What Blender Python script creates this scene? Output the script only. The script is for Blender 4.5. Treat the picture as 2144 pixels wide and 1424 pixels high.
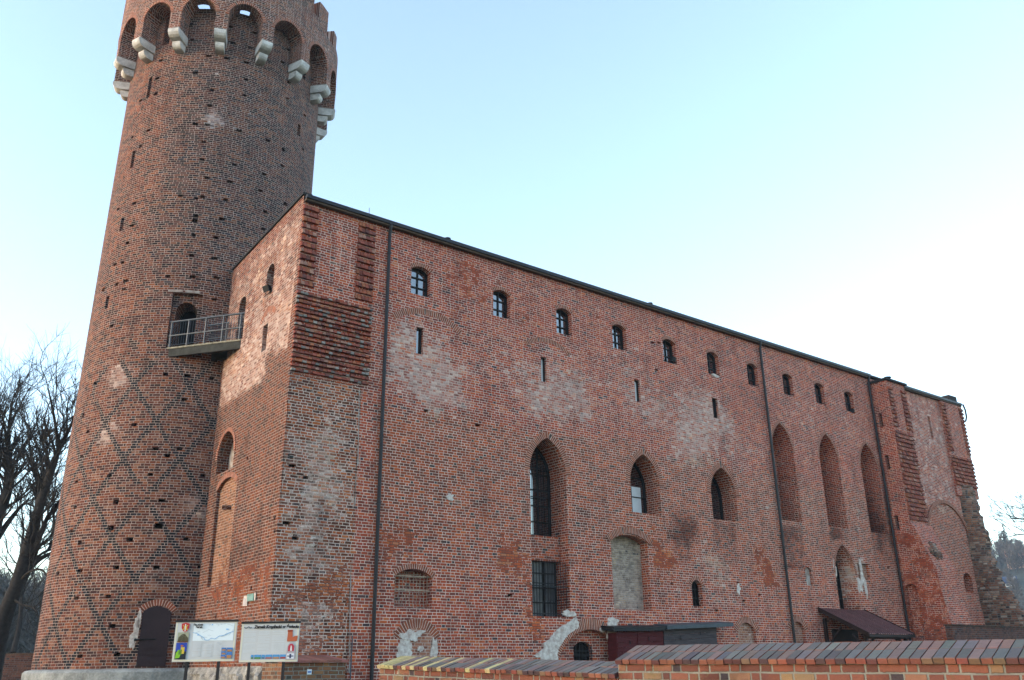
import bpy, bmesh, math, random
from mathutils import Vector, Matrix, noise
from mathutils.geometry import delaunay_2d_cdt

for o in list(bpy.data.objects):
    bpy.data.objects.remove(o)
SC = bpy.context.scene
COL = SC.collection
R_ = math.radians

# ------------------------------------------------------------------ camera
EYE = 1.5
CAM = Vector((-11.124, -27.0, EYE))
YAW, PITCH, ROLL, FOC = R_(52.567), R_(20.501), R_(-0.727), 1828.95
cf = Vector((math.cos(YAW)*math.cos(PITCH), math.sin(YAW)*math.cos(PITCH), math.sin(PITCH)))
_r = Vector((math.sin(YAW), -math.cos(YAW), 0)); _u = _r.cross(cf)
cr = _r*math.cos(ROLL) + _u*math.sin(ROLL); cu = -_r*math.sin(ROLL) + _u*math.cos(ROLL)
cam = bpy.data.cameras.new("camera"); camo = bpy.data.objects.new("camera", cam); COL.objects.link(camo)
cam.sensor_fit = 'HORIZONTAL'; cam.sensor_width = 36.0; cam.lens = FOC/2144*36.0
cam.clip_start = 0.1; cam.clip_end = 5000
camo.matrix_world = Matrix(((cr.x, cu.x, -cf.x, CAM.x), (cr.y, cu.y, -cf.y, CAM.y), (cr.z, cu.z, -cf.z, CAM.z), (0, 0, 0, 1)))
SC.camera = camo

# ------------------------------------------------------------------ light
SUN_EL, SUN_AZ = R_(7), R_(160)          # azimuth measured from +X towards +Y
w = bpy.data.worlds.new("World"); SC.world = w; w.use_nodes = True
nt = w.node_tree
bg = nt.nodes["Background"]
sky = nt.nodes.new("ShaderNodeTexSky"); sky.sky_type = 'NISHITA'; sky.sun_disc = False
sky.sun_elevation = SUN_EL; sky.sun_rotation = R_(90) - SUN_AZ
sky.air_density = 1.0; sky.dust_density = 0.8; sky.ozone_density = 2.0
hs = nt.nodes.new('ShaderNodeHueSaturation'); hs.inputs['Saturation'].default_value = 0.83; nt.links.new(sky.outputs[0], hs.inputs['Color']); nt.links.new(hs.outputs[0], bg.inputs[0]); bg.inputs[1].default_value = 0.15
sun = bpy.data.lights.new("sun", 'SUN'); suno = bpy.data.objects.new("sun", sun); COL.objects.link(suno)
sun.energy = 0.17; sun.angle = R_(35); sun.color = (1.0, 0.74, 0.55)
sd = Vector((math.cos(SUN_AZ)*math.cos(SUN_EL), math.sin(SUN_AZ)*math.cos(SUN_EL), math.sin(SUN_EL)))
suno.rotation_euler = sd.to_track_quat('Z', 'Y').to_euler()
SC.view_settings.view_transform = 'Standard'; SC.view_settings.look = 'None'
SC.view_settings.exposure = 2.6; SC.view_settings.gamma = 1.0

# ------------------------------------------------------------------ measuring helpers (survey of the site)
def ray(x, y):
    return cf + cr*((x-1072)/FOC) - cu*((y-712)/FOC)
def hit(x, y, ax, val):
    d = ray(x, y); t = (val-CAM[ax])/d[ax]; return CAM + d*t
def at(x, y, fwd):
    d = ray(x, y); return CAM + d*(fwd/(d.x*math.cos(YAW)+d.y*math.sin(YAW)))
def plane_hit(x, y, p, n):
    d = ray(x, y); t = (Vector(p)-CAM).dot(n)/d.dot(n); return CAM + d*t
TC = Vector((0.28, 11.70, 0)); TR = 4.57; TR2 = 5.39
def tower_hit(x, y, R=TR):
    d = ray(x, y); o = CAM-TC
    a = d.x**2+d.y**2; b = 2*(o.x*d.x+o.y*d.y); c = o.x**2+o.y**2-R*R
    q = b*b-4*a*c
    if q < 0: return None
    t = (-b-math.sqrt(q))/2/a; P = CAM+d*t
    return math.atan2(P.y-TC.y, P.x-TC.x) % (2*math.pi), P.z

# ------------------------------------------------------------------ node helper
class G:
    def __init__(s, tree): s.t = tree; s.x = 0
    def n(s, typ, **kw):
        nd = s.t.nodes.new(typ); s.x += 1; nd.location = (s.x*40, 0)
        for k, v in kw.items(): setattr(nd, k, v)
        return nd
    def set(s, nd, i, v):
        if v is None: return
        if hasattr(v, 'links') or isinstance(v, bpy.types.NodeSocket): s.t.links.new(v, nd.inputs[i])
        else: nd.inputs[i].default_value = v
    def m(s, op, a, b=None, c=None, clamp=False):
        nd = s.n("ShaderNodeMath", operation=op); nd.use_clamp = clamp
        s.set(nd, 0, a); s.set(nd, 1, b); s.set(nd, 2, c); return nd.outputs[0]
    def add(s, a, b): return s.m('ADD', a, b)
    def sub(s, a, b): return s.m('SUBTRACT', a, b)
    def mul(s, a, b): return s.m('MULTIPLY', a, b)
    def div(s, a, b): return s.m('DIVIDE', a, b)
    def mn(s, a, b): return s.m('MINIMUM', a, b)
    def mx(s, a, b): return s.m('MAXIMUM', a, b)
    def mixf(s, f, a, b): return s.add(s.mul(b, f), s.mul(a, s.sub(1.0, f)))
    def xyz(s, x, y, z=0.0):
        nd = s.n("ShaderNodeCombineXYZ"); s.set(nd, 0, x); s.set(nd, 1, y); s.set(nd, 2, z); return nd.outputs[0]
    def white(s, v):
        nd = s.n("ShaderNodeTexWhiteNoise", noise_dimensions='3D'); s.set(nd, 0, v); return nd.outputs[0], nd.outputs[1]
    def noise(s, v, scale, detail=3.0, rough=0.55):
        nd = s.n("ShaderNodeTexNoise"); s.set(nd, 0, v); nd.inputs['Scale'].default_value = scale
        nd.inputs['Detail'].default_value = detail; nd.inputs['Roughness'].default_value = rough
        return nd.outputs[0]
    def smooth(s, v, lo, hi, o0=0.0, o1=1.0):
        nd = s.n("ShaderNodeMapRange", interpolation_type='SMOOTHSTEP')
        s.set(nd, 0, v); s.set(nd, 1, lo); s.set(nd, 2, hi); nd.inputs[3].default_value = o0; nd.inputs[4].default_value = o1
        return nd.outputs[0]
    def ramp(s, f, stops, interp='LINEAR'):
        nd = s.n("ShaderNodeValToRGB"); s.set(nd, 0, f); cr_ = nd.color_ramp; cr_.interpolation = interp
        while len(cr_.elements) < len(stops): cr_.elements.new(0.5)
        for e, (p, c) in zip(cr_.elements, stops): e.position = p; e.color = (*c, 1)
        return nd.outputs[0]
    def mix(s, f, a, b, blend='MIX'):
        nd = s.n("ShaderNodeMix", data_type='RGBA', blend_type=blend)
        s.set(nd, 0, f)
        for i, v in ((6, a), (7, b)):
            if isinstance(v, tuple): nd.inputs[i].default_value = (*v, 1)
            else: s.set(nd, i, v)
        return nd.outputs[2]

def new_mat(name):
    m = bpy.data.materials.new(name); m.use_nodes = True
    g = G(m.node_tree); return m, g, m.node_tree.nodes["Principled BSDF"]

RED = [(0.0, (0.170, 0.046, 0.038)), (0.12, (0.225, 0.052, 0.037)), (0.30, (0.300, 0.059, 0.036)), (0.50, (0.360, 0.065, 0.035)),
       (0.70, (0.420, 0.074, 0.036)), (0.86, (0.480, 0.092, 0.036)), (0.95, (0.510, 0.130, 0.051)), (1.0, (0.500, 0.185, 0.115))]
CORNER = [(0.0, (0.068, 0.028, 0.022)), (0.18, (0.135, 0.044, 0.028)), (0.45, (0.234, 0.060, 0.033)), (0.75, (0.360, 0.086, 0.036)), (1.0, (0.486, 0.135, 0.045))]
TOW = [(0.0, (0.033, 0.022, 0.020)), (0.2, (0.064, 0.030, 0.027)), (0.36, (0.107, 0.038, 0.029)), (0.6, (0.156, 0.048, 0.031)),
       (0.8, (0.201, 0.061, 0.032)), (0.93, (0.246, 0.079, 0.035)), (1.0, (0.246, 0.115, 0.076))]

def brick_material(name, pal, mortar=(0.78, 0.57, 0.48), h=0.1, P=0.405, hd=0.268, mw=0.0095, lattice=False, jitter=0.10,
                   gain=1.0, moss=0.0, big=0.35, soft=0.004, hdark=0.0, bumpd=0.02, plain=False, smear=0.0):
    """Old brick: UV in metres, two-length bond, per-brick colour, worn joints.
    attribute 'stain': R pale bloom, G soot, B eroded (open dark joints, orange), A unused"""
    m, g, b = new_mat(name)
    uv = g.n("ShaderNodeUVMap"); uv.uv_map = "UVMap"
    sp = g.n("ShaderNodeSeparateXYZ"); g.t.links.new(uv.outputs[0], sp.inputs[0])
    at_ = g.n("ShaderNodeAttribute"); at_.attribute_name = "stain"
    sc = g.n("ShaderNodeSeparateColor"); g.t.links.new(at_.outputs['Color'], sc.inputs[0])
    pale, soot, ero_glow, brown = sc.outputs[0], sc.outputs[1], sc.outputs[2], at_.outputs['Alpha']
    U0, V0 = sp.outputs[0], sp.outputs[1]
    uvv = g.xyz(U0, V0)
    n1 = g.noise(uvv, 0.55, 4, 0.6); n2 = g.noise(uvv, 2.3, 4, 0.62); n3 = g.noise(uvv, 22.0, 3, 0.6); n4 = g.noise(uvv, 90.0, 2, 0.6)
    wob = g.noise(uvv, 1.1, 2, 0.5)
    nb = g.noise(uvv, 5.5, 3, 0.6)
    ero_glow = g.smooth(g.add(ero_glow, g.add(g.mul(g.sub(n2, 0.5), 1.1), g.mul(g.sub(nb, 0.5), 0.9))), 0.34, 0.80)
    soot = g.m('MULTIPLY', g.smooth(g.add(soot, g.add(g.mul(g.sub(n2, 0.5), 1.0), g.mul(g.sub(nb, 0.5), 0.6))), 0.10, 0.85), 0.8)
    V = g.add(V0, g.mul(g.sub(wob, 0.5), 0.035 if not plain else 0.0))
    V = g.add(V, g.mul(g.sub(n3, 0.5), 0.012))
    U = g.add(U0, g.mul(g.sub(n3, 0.5), 0.016))
    row = g.m('FLOOR', g.div(V, h)); fv = g.sub(V, g.mul(row, h))
    rr, _ = g.white(g.xyz(row, 7.3, 1.0))
    par = g.m('MODULO', g.m('ABSOLUTE', row), 2.0)
    off = g.add(g.mul(par, P*0.5), g.mul(rr, jitter))
    if plain: off = 0.5
    uu = g.add(U, off); k = g.m('FLOOR', g.div(uu, P)); t = g.sub(uu, g.mul(k, P))
    hv, _ = g.white(g.xyz(k, row, 9.7)); hd = g.add(hd, g.mul(g.sub(hv, 0.5), 0.0 if plain else 0.07)); hdr = g.m('GREATER_THAN', t, hd)
    tl = g.sub(t, g.mul(hdr, hd)); ln = g.mixf(hdr, hd, g.sub(P, hd))
    dx = g.mn(tl, g.sub(ln, tl)); dy = g.mn(fv, g.sub(h, fv))
    d = g.mn(dx, dy)
    bid = g.xyz(g.add(g.mul(k, 2.0), hdr), row, 3.1)
    rv, rc = g.white(bid)
    rs = g.n("ShaderNodeSeparateColor"); g.t.links.new(rc, rs.inputs[0])
    rq, rw = rs.outputs[1], rs.outputs[2]
    de = g.add(d, g.mul(g.sub(n3, 0.5), 0.010))
    wide = g.add(mw, g.add(g.mul(g.sub(n2, 0.5), 0.010), g.mul(pale, 0.003)))
    brick = g.smooth(de, g.sub(wide, soft), g.add(wide, soft))
    # per-brick colour, drifting over the wall
    val = g.add(g.mul(rv, 1.0), g.mul(g.sub(n1, 0.5), big))
    if hdark: val = g.sub(val, g.mul(hdr, hdark))
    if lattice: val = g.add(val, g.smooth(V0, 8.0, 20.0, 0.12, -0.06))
    val = g.add(val, g.mul(ero_glow, 0.22))
    val = g.sub(val, g.add(g.mul(soot, 0.18), g.mul(brown, 0.16)))
    col = g.ramp(val, pal)
    col = g.mix(g.mul(g.smooth(n4, 0.25, 0.85), 0.30), col, (0.05, 0.035, 0.03), 'MIX')
    col = g.mix(g.mul(g.smooth(n2, 0.55, 0.8), 0.25), col, (0.10, 0.055, 0.040))
    # odd blue-black glazed bricks
    col = g.mix(g.mul(g.m('GREATER_THAN', g.add(rq, g.mul(hdr, 0.03)), 0.985), 0.85), col, (0.040, 0.042, 0.050))
    # pale bloom and whitewashed bricks
    pm = g.smooth(g.add(g.mul(pale, 0.85), g.add(g.mul(g.sub(n2, 0.5), 1.5), g.mul(g.sub(n3, 0.5), 0.5))), 0.25, 1.0)
    wb = g.mul(g.m('GREATER_THAN', g.add(rw, g.mul(pm, 0.36)), 1.0), g.mul(g.smooth(n3, 0.2, 0.6), 0.7))
    col = g.mix(g.mul(pm, g.add(0.16, g.mul(rq, 0.50))), col, (0.62, 0.42, 0.35))
    col = g.mix(g.mul(brown, 0.75), col, g.mix(1.0, col, (0.98, 1.22, 0.90), 'MULTIPLY'))
    col = g.mix(wb, col, g.mix(rv, (0.36, 0.28, 0.25), (0.68, 0.56, 0.48)))
    if lattice:
        col = g.mix(g.mul(g.smooth(g.add(V0, g.mul(g.sub(n1, 0.5), 14.0)), 13.0, 21.0), g.smooth(U0, R_(212)*TR, R_(228)*TR)), col, g.mix(1.0, col, (0.80, 0.98, 1.16), 'MULTIPLY'))  # purple-brown upper brick; the side turned from the light is painted darker with it
        uc = g.sub(g.add(g.mul(k, P), g.mixf(hdr, g.mul(hd, 0.5), g.mul(g.add(hd, P), 0.5))), off)
        vc = g.mul(g.add(row, 0.5), h)
        a = g.div(g.sub(U0, R_(225)*TR), R_(27)*TR); c = g.div(g.sub(vc, 1.7+EYE), 3.0)
        def line(q):
            f = g.m('FRACT', g.add(q, 0.5)); return g.m('LESS_THAN', g.m('ABSOLUTE', g.sub(f, 0.5)), 0.055)
        ln_ = g.mx(line(g.add(a, c)), line(g.sub(a, c)))
        lim = g.mul(g.smooth(g.add(V0, g.mul(n2, 2.0)), 12.6+EYE, 13.0+EYE, 1.0, 0.0), g.smooth(g.add(n1, g.mul(g.sub(n2, 0.5), 0.5)), 0.33, 0.42))
        col = g.mix(g.mul(g.mul(ln_, lim), 0.93), col, (0.016, 0.020, 0.024))
    col = g.mix(g.mul(ero_glow, g.mul(g.smooth(nb, 0.3, 0.7), 0.55)), col, g.mix(rw, (0.36, 0.085, 0.050), (0.50, 0.15, 0.068)))
    n5 = g.noise(uvv, 0.9, 5, 0.65)
    col = g.mix(g.mul(g.smooth(n5, 0.52, 0.66), 0.62), col, g.mix(1.0, col, (0.50, 0.50, 0.54), 'MULTIPLY'))
    col = g.mix(g.mul(g.smooth(n5, 0.47, 0.34), 0.7), col, g.mix(1.0, col, (1.30, 1.16, 0.90), 'MULTIPLY'))
    n6 = g.noise(g.xyz(g.mul(U0, 1.0), g.mul(V0, 0.22), 8.0), 1.3, 4, 0.6)
    col = g.mix(g.mul(g.smooth(n6, 0.56, 0.72), 0.5), col, g.mix(1.0, col, (0.58, 0.60, 0.64), 'MULTIPLY'))
    # joints
    mc = g.mix(g.smooth(n2, 0.3, 0.75), (mortar[0]*0.72, mortar[1]*0.72, mortar[2]*0.72), mortar)
    mc = g.mix(g.mul(g.smooth(n6, 0.54, 0.70), 0.6), mc, g.mix(1.0, mc, (0.55, 0.56, 0.58), 'MULTIPLY'))
    mc = g.mix(g.mul(soot, 0.75), mc, (0.05, 0.05, 0.05))
    mc = g.mix(g.smooth(g.add(ero_glow, g.mul(g.sub(n2, 0.5), 0.8)), 0.35, 0.75), mc, (0.15, 0.070, 0.055))
    mc = g.mix(g.mul(pm, 0.65), mc, (0.46, 0.31, 0.26))
    col = g.mix(brick, mc, col)
    # smeared old mortar over the faces of bricks
    ns = g.noise(g.xyz(g.mul(U0, 1.3), g.mul(V0, 3.6), 4.0), 1.5, 5, 0.68)
    sm = g.smooth(g.add(ns, g.add(g.mul(pale, 0.10), g.add(smear, g.mul(g.sub(n3, 0.5), 0.12)))), 0.70, 0.75)
    col = g.mix(g.mul(sm, 0.78), col, (0.58, 0.48, 0.42))
    ds = g.smooth(g.add(g.mul(soot, 1.1), g.mul(g.sub(n1, 0.5), 0.6)), 0.25, 0.95)
    col = g.mix(g.mul(ds, 0.8), col, g.mix(1.0, col, (0.42, 0.43, 0.45), 'MULTIPLY'))
    if moss:
        mo = g.smooth(g.add(n2, g.mul(g.sub(n3, 0.5), 0.5)), 0.60, 0.75)
        col = g.mix(g.mul(mo, moss), col, (0.13, 0.12, 0.045))
    if gain != 1.0:
        col = g.mix(1.0, col, (gain, gain, gain), 'MULTIPLY')
    g.t.links.new(col, b.inputs['Base Color'])
    b.inputs['Roughness'].default_value = 0.95; b.inputs['Specular IOR Level'].default_value = 0.08
    bu = g.n("ShaderNodeBump"); bu.inputs['Strength'].default_value = 0.8; bu.inputs['Distance'].default_value = bumpd
    hh = g.add(g.mul(brick, 0.6), g.add(g.mul(n3, 0.5), g.add(g.mul(rv, 0.35), g.mul(g.mul(ero_glow, n2), 1.2))))
    g.t.links.new(hh, bu.inputs['Height']); g.t.links.new(bu.outputs[0], b.inputs['Normal'])
    return m

def simple(name, col, rough=0.7, var=0.25, scale=3.0, metal=0.0, bump=0.0, spec=0.15, col2=None, stretch=(1, 1, 1)):
    m, g, b = new_mat(name)
    tc = g.n("ShaderNodeTexCoord"); mp = g.n("ShaderNodeMapping"); mp.inputs['Scale'].default_value = stretch
    g.t.links.new(tc.outputs['Object'], mp.inputs[0]); v = mp.outputs[0]
    n = g.noise(v, scale, 5, 0.6); n2 = g.noise(v, scale*9, 3, 0.6)
    c2 = col2 or tuple(c*(1-var) for c in col)
    c = g.mix(g.smooth(g.add(g.mul(n, 0.7), g.mul(n2, 0.3)), 0.32, 0.68), c2, tuple(min(1, q*(1+var*0.6)) for q in col))
    g.t.links.new(c, b.inputs['Base Color']); b.inputs['Roughness'].default_value = rough
    b.inputs['Metallic'].default_value = metal; b.inputs['Specular IOR Level'].default_value = spec
    if bump:
        bu = g.n("ShaderNodeBump"); bu.inputs['Strength'].default_value = 0.7; bu.inputs['Distance'].default_value = bump
        g.t.links.new(g.add(n, g.mul(n2, 0.5)), bu.inputs['Height']); g.t.links.new(bu.outputs[0], b.inputs['Normal'])
    return m

def attr_mat(name, rough=0.8, var=0.3, scale=14.0, bump=0.006):
    m, g, b = new_mat(name)
    a = g.n("ShaderNodeAttribute"); a.attribute_name = "tint"
    tc = g.n("ShaderNodeTexCoord"); n = g.noise(tc.outputs['Object'], scale, 5, 0.65)
    n2 = g.noise(tc.outputs['Object'], scale*7, 3, 0.6)
    c = g.mix(g.mul(g.smooth(n, 0.3, 0.75), var), a.outputs['Color'], (0.06, 0.055, 0.055))
    c = g.mix(g.mul(g.smooth(n2, 0.55, 0.8), var*0.8), c, (0.32, 0.30, 0.28))
    g.t.links.new(c, b.inputs['Base Color']); b.inputs['Roughness'].default_value = rough; b.inputs['Specular IOR Level'].default_value = 0.15
    if bump:
        bu = g.n("ShaderNodeBump"); bu.inputs['Strength'].default_value = 0.7; bu.inputs['Distance'].default_value = bump
        g.t.links.new(g.add(n, g.mul(n2, 0.4)), bu.inputs['Height']); g.t.links.new(bu.outputs[0], b.inputs['Normal'])
    return m

M = {}
M['brick'] = brick_material('old_red_brick', RED)
M['corner'] = brick_material('weathered_corner_brick', CORNER, mortar=(0.72, 0.54, 0.45), mw=0.0125, smear=0.04, big=0.7, soft=0.006, bumpd=0.05, jitter=0.2)
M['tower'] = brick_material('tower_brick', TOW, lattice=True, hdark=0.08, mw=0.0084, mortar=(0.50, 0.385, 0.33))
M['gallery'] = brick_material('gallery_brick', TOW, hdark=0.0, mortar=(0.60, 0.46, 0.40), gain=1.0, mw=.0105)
M['near'] = brick_material('parapet_brick', [(0, (0.13, 0.056, 0.046)), (0.3, (0.19, 0.070, 0.050)), (0.6, (0.235, 0.086, 0.057)), (0.85, (0.27, 0.12, 0.078)), (1, (0.25, 0.16, 0.09))],
                           mortar=(0.27, 0.25, 0.21), h=0.112, P=0.47, hd=0.31, mw=0.012, moss=0.45, big=0.2, soft=0.005, bumpd=0.035)
M['vous'] = brick_material('arch_brick', [(0, (0.19, 0.052, 0.040)), (0.5, (0.28, 0.064, 0.042)), (1, (0.36, 0.085, 0.046))], mortar=(0.68, 0.48, 0.40), h=0.083, P=8.0, hd=7.9, mw=0.010, plain=True)
M['far_brick'] = brick_material('dark_wall_brick', [(0, (0.06, 0.03, 0.03)), (0.5, (0.12, 0.05, 0.04)), (1, (0.16, 0.07, 0.05))], mortar=(0.16, 0.14, 0.13))
M['palebrick'] = brick_material('limewashed_infill_brick', [(0, (0.32, 0.21, 0.18)), (0.4, (0.44, 0.30, 0.25)), (0.8, (0.52, 0.37, 0.32)), (1, (0.60, 0.48, 0.43))], mortar=(0.58, 0.47, 0.41), h=0.085, P=0.36, hd=0.24, mw=0.014, soft=0.009, jitter=0.3)
M['infill'] = brick_material('infill_brick', [(0, (0.19, 0.075, 0.052)), (0.5, (0.31, 0.105, 0.065)), (1, (0.38, 0.17, 0.105))], mortar=(0.56, 0.41, 0.34), mw=0.011)
M['rubble'] = brick_material('ruined_core_masonry', [(0, (0.09, 0.065, 0.055)), (0.3, (0.22, 0.10, 0.07)), (0.6, (0.31, 0.14, 0.09)), (0.85, (0.38, 0.24, 0.17)), (1, (0.48, 0.38, 0.31))],
                             mortar=(0.24, 0.22, 0.19), h=0.13, P=0.50, hd=0.30, mw=0.016, jitter=0.3, soft=0.010, bumpd=0.09)
M['metal'] = simple('dark_metal', (0.014, 0.013, 0.014), 0.9, 0.3, 2.0, spec=0.5)
M['iron'] = simple('black_iron', (0.016, 0.016, 0.018), 0.55, 0.3, 5.0)
M['rail'] = simple('painted_steel_rail', (0.045, 0.058, 0.078), 0.45, 0.3, 4.0, spec=0.5)
M['pipe'] = simple('downpipe_paint', (0.014, 0.013, 0.016), 0.5, 0.3, 3.0, spec=0.3)
M['soffit'] = simple('brown_soffit_board', (0.085, 0.055, 0.035), 0.6, 0.3, 2.0)
M['frame'] = simple('dark_window_frame', (0.018, 0.016, 0.016), 0.5, 0.2, 3.0)
M['white'] = simple('limestone', (0.60, 0.57, 0.54), 0.85, 0.35, 2.5, bump=0.03)
M['plinth'] = simple('plinth_stone', (0.30, 0.30, 0.28), 0.9, 0.45, 1.6, bump=0.05)
M['plaster'] = simple('old_lime_plaster', (0.58, 0.53, 0.48), 0.95, 0.35, 7.0, bump=0.04, col2=(0.38, 0.29, 0.25))
M['oldplaster'] = simple('worn_grey_plaster', (0.36, 0.33, 0.30), 0.95, 0.5, 4.0, bump=0.03, col2=(0.22, 0.15, 0.12))
M['fieldstone'] = simple('fieldstone', (0.30, 0.28, 0.25), 0.95, 0.6, 3.2, bump=0.08, col2=(0.09, 0.085, 0.08))
M['door'] = simple('purple_brown_sheet_steel', (0.030, 0.018, 0.022), 0.55, 0.25, 1.5)
M['redwood'] = simple('oxblood_planks', (0.075, 0.013, 0.015), 0.8, 0.3, 2.0, stretch=(1, 1, 9))
M['greywood'] = simple('weathered_planks', (0.075, 0.060, 0.062), 0.85, 0.45, 2.0, stretch=(1, 1, 12), col2=(0.030, 0.026, 0.030))
M['felt'] = simple('roofing_sheet', (0.055, 0.070, 0.085), 0.45, 0.3, 2.0)
M['tin'] = simple('brown_roof_sheet', (0.105, 0.045, 0.042), 0.5, 0.25, 1.2)
M['timber'] = simple('dark_stained_timber', (0.028, 0.016, 0.014), 0.6, 0.3, 2.0)
M['concrete'] = simple('grey_beam', (0.05, 0.05, 0.044), 0.8, 0.4, 3.0, bump=0.01)
M['decking'] = simple('mossy_deck_edge', (0.30, 0.27, 0.20), 0.9, 0.5, 8.0, bump=0.02)
M['coping'] = attr_mat('coping_brick')
M['print'] = attr_mat('printed_panel', rough=0.35, var=0.03, bump=0)
M['house'] = attr_mat('house_walls', rough=0.8, var=0.12, scale=0.5, bump=0)
M['bark'] = simple('dark_bark', (0.034, 0.029, 0.026), 0.95, 0.4, 6.0, bump=0.02)
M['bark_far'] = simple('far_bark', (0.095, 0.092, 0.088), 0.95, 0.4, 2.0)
M['conifer'] = simple('conifer_needles', (0.030, 0.045, 0.034), 0.95, 0.4, 1.0)
M['grass'] = simple('winter_grass', (0.075, 0.085, 0.035), 0.95, 0.45, 1.3, bump=0.05, col2=(0.07, 0.06, 0.04))
M['hill'] = simple('winter_slope', (0.085, 0.090, 0.070), 0.95, 0.4, 0.03)
def glass_mat():
    m, g, b = new_mat('dark_glazing')
    b.inputs['Base Color'].default_value = (0.012, 0.016, 0.02, 1); b.inputs['Roughness'].default_value = 0.04
    b.inputs['Specular IOR Level'].default_value = 1.0; b.inputs['IOR'].default_value = 1.9
    return m
M['glass'] = glass_mat()
M['paleglass'] = simple('pale_pane', (0.62, 0.66, 0.68), 0.25, 0.1, 2.0, spec=0.6)  # flat pale tone, used for two slit panes
M['curtain'] = simple('dull_window_pane', (0.085, 0.092, 0.10), 0.35, 0.4, 2.5, spec=0.4)
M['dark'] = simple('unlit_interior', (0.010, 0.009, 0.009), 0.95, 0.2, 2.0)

# ------------------------------------------------------------------ mesh helper
class MB:
    def __init__(s): s.v = []; s.f = []; s.uv = []; s.mi = []; s.tint = []; s.cur = 0; s.col = (0.5, 0.5, 0.5)
    def poly(s, pts, uv=None):
        i = len(s.v); s.v += [Vector(p) for p in pts]; s.f.append(tuple(range(i, i+len(pts))))
        s.uv.append(uv); s.mi.append(s.cur); s.tint.append(s.col)
    def box(s, lo, hi, mat=None):
        x0, y0, z0 = lo; x1, y1, z1 = hi
        P = [Vector(q) for q in ((x0, y0, z0), (x1, y0, z0), (x1, y1, z0), (x0, y1, z0), (x0, y0, z1), (x1, y0, z1), (x1, y1, z1), (x0, y1, z1))]
        s.hexa(P, mat)
    def hexa(s, P, mat=None):
        if mat is not None: P = [mat @ Vector(p) for p in P]
        i = len(s.v); s.v += [Vector(p) for p in P]
        for q in ((3, 2, 1, 0), (4, 5, 6, 7), (0, 1, 5, 4), (1, 2, 6, 5), (2, 3, 7, 6), (3, 0, 4, 7)):
            s.f.append(tuple(i+k for k in q)); s.uv.append(None); s.mi.append(s.cur); s.tint.append(s.col)
    def tube(s, path, rad, n=6, cap=True):
        path = [Vector(p) for p in path]
        if not hasattr(rad, '__len__'): rad = [rad]*len(path)
        base = len(s.v); up = Vector((0.31, 0.17, 0.93))
        for i, p in enumerate(path):
            t = (path[min(i+1, len(path)-1)]-path[max(i-1, 0)])
            if t.length < 1e-9: t = Vector((0, 0, 1))
            t.normalize(); a = t.cross(up)
            if a.length < 0.05: a = t.cross(Vector((1, 0, 0)))
            a.normalize(); b = t.cross(a)
            for k in range(n):
                q = 2*math.pi*k/n; s.v.append(p + (a*math.cos(q)+b*math.sin(q))*rad[i])
        def ff(f): s.f.append(f); s.uv.append(None); s.mi.append(s.cur); s.tint.append(s.col)
        for i in range(len(path)-1):
            for k in range(n):
                ff((base+i*n+k, base+i*n+(k+1) % n, base+(i+1)*n+(k+1) % n, base+(i+1)*n+k))
        if cap:
            ff(tuple(base+k for k in reversed(range(n)))); e = base+(len(path)-1)*n; ff(tuple(e+k for k in range(n)))
    def extrude_poly(s, pts, d):
        pts = [Vector(p) for p in pts]; d = Vector(d); n = len(pts)
        s.poly(pts); s.poly([p+d for p in reversed(pts)])
        for i in range(n):
            a, b = pts[i], pts[(i+1) % n]; s.poly([b, a, a+d, b+d])
    def build(s, name, mats, parent=None, smooth=False, stain=None, merge=False):
        me = bpy.data.meshes.new(name); me.from_pydata([tuple(v) for v in s.v], [], s.f)
        if not isinstance(mats, (list, tuple)): mats = [mats]
        for m in mats: me.materials.append(M[m] if isinstance(m, str) else m)
        me.uv_layers.new(name="UVMap"); me.color_attributes.new("tint", 'FLOAT_COLOR', 'CORNER')
        uvl = me.uv_layers["UVMap"]; ca = me.color_attributes["tint"]
        for p in me.polygons:
            p.material_index = s.mi[p.index]; p.use_smooth = smooth
            fu = s.uv[p.index]; t = s.tint[p.index]
            n = p.normal; ax, ay, az = abs(n.x), abs(n.y), abs(n.z)
            for j, li in enumerate(p.loop_indices):
                ca.data[li].color = (*t, 1)
                if fu: uvl.data[li].uv = fu[j]
                else:
                    co = me.vertices[p.vertices[j]].co
                    if az > 0.8: uvl.data[li].uv = (co.x, co.y)
                    elif ax > ay: uvl.data[li].uv = (co.y, co.z)
                    else: uvl.data[li].uv = (co.x, co.z)
        if stain:
            sa = me.color_attributes.new("stain", 'FLOAT_COLOR', 'POINT')
            for v in me.vertices:
                q = list(stain(v.co)); sa.data[v.index].color = (*q[:3], q[3] if len(q) > 3 else 0.0)
        if merge:
            bm = bmesh.new(); bm.from_mesh(me); bmesh.ops.remove_doubles(bm, verts=bm.verts, dist=1e-4); bm.to_mesh(me); bm.free()
        o = bpy.data.objects.new(name, me); COL.objects.link(o)
        if parent: o.parent = parent
        return o

def empty(name, loc=(0, 0, 0)):
    o = bpy.data.objects.new(name, None); COL.objects.link(o); o.location = loc; o.empty_display_size = 0.3
    return o
def tag(o, label=None, cat=None, group=None, kind=None):
    if label: o['label'] = label
    if cat: o['category'] = cat
    if group: o['group'] = group
    if kind: o['kind'] = kind
    return o
def keep(o, parent):      # parent without moving (parents sit at a base point)
    o.parent = parent; o.matrix_parent_inverse = Matrix.Translation(parent.location).inverted(); return o
def rehang(root):
    for o in list(root.children):
        o.matrix_parent_inverse = Matrix.Translation(root.location).inverted()

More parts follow.
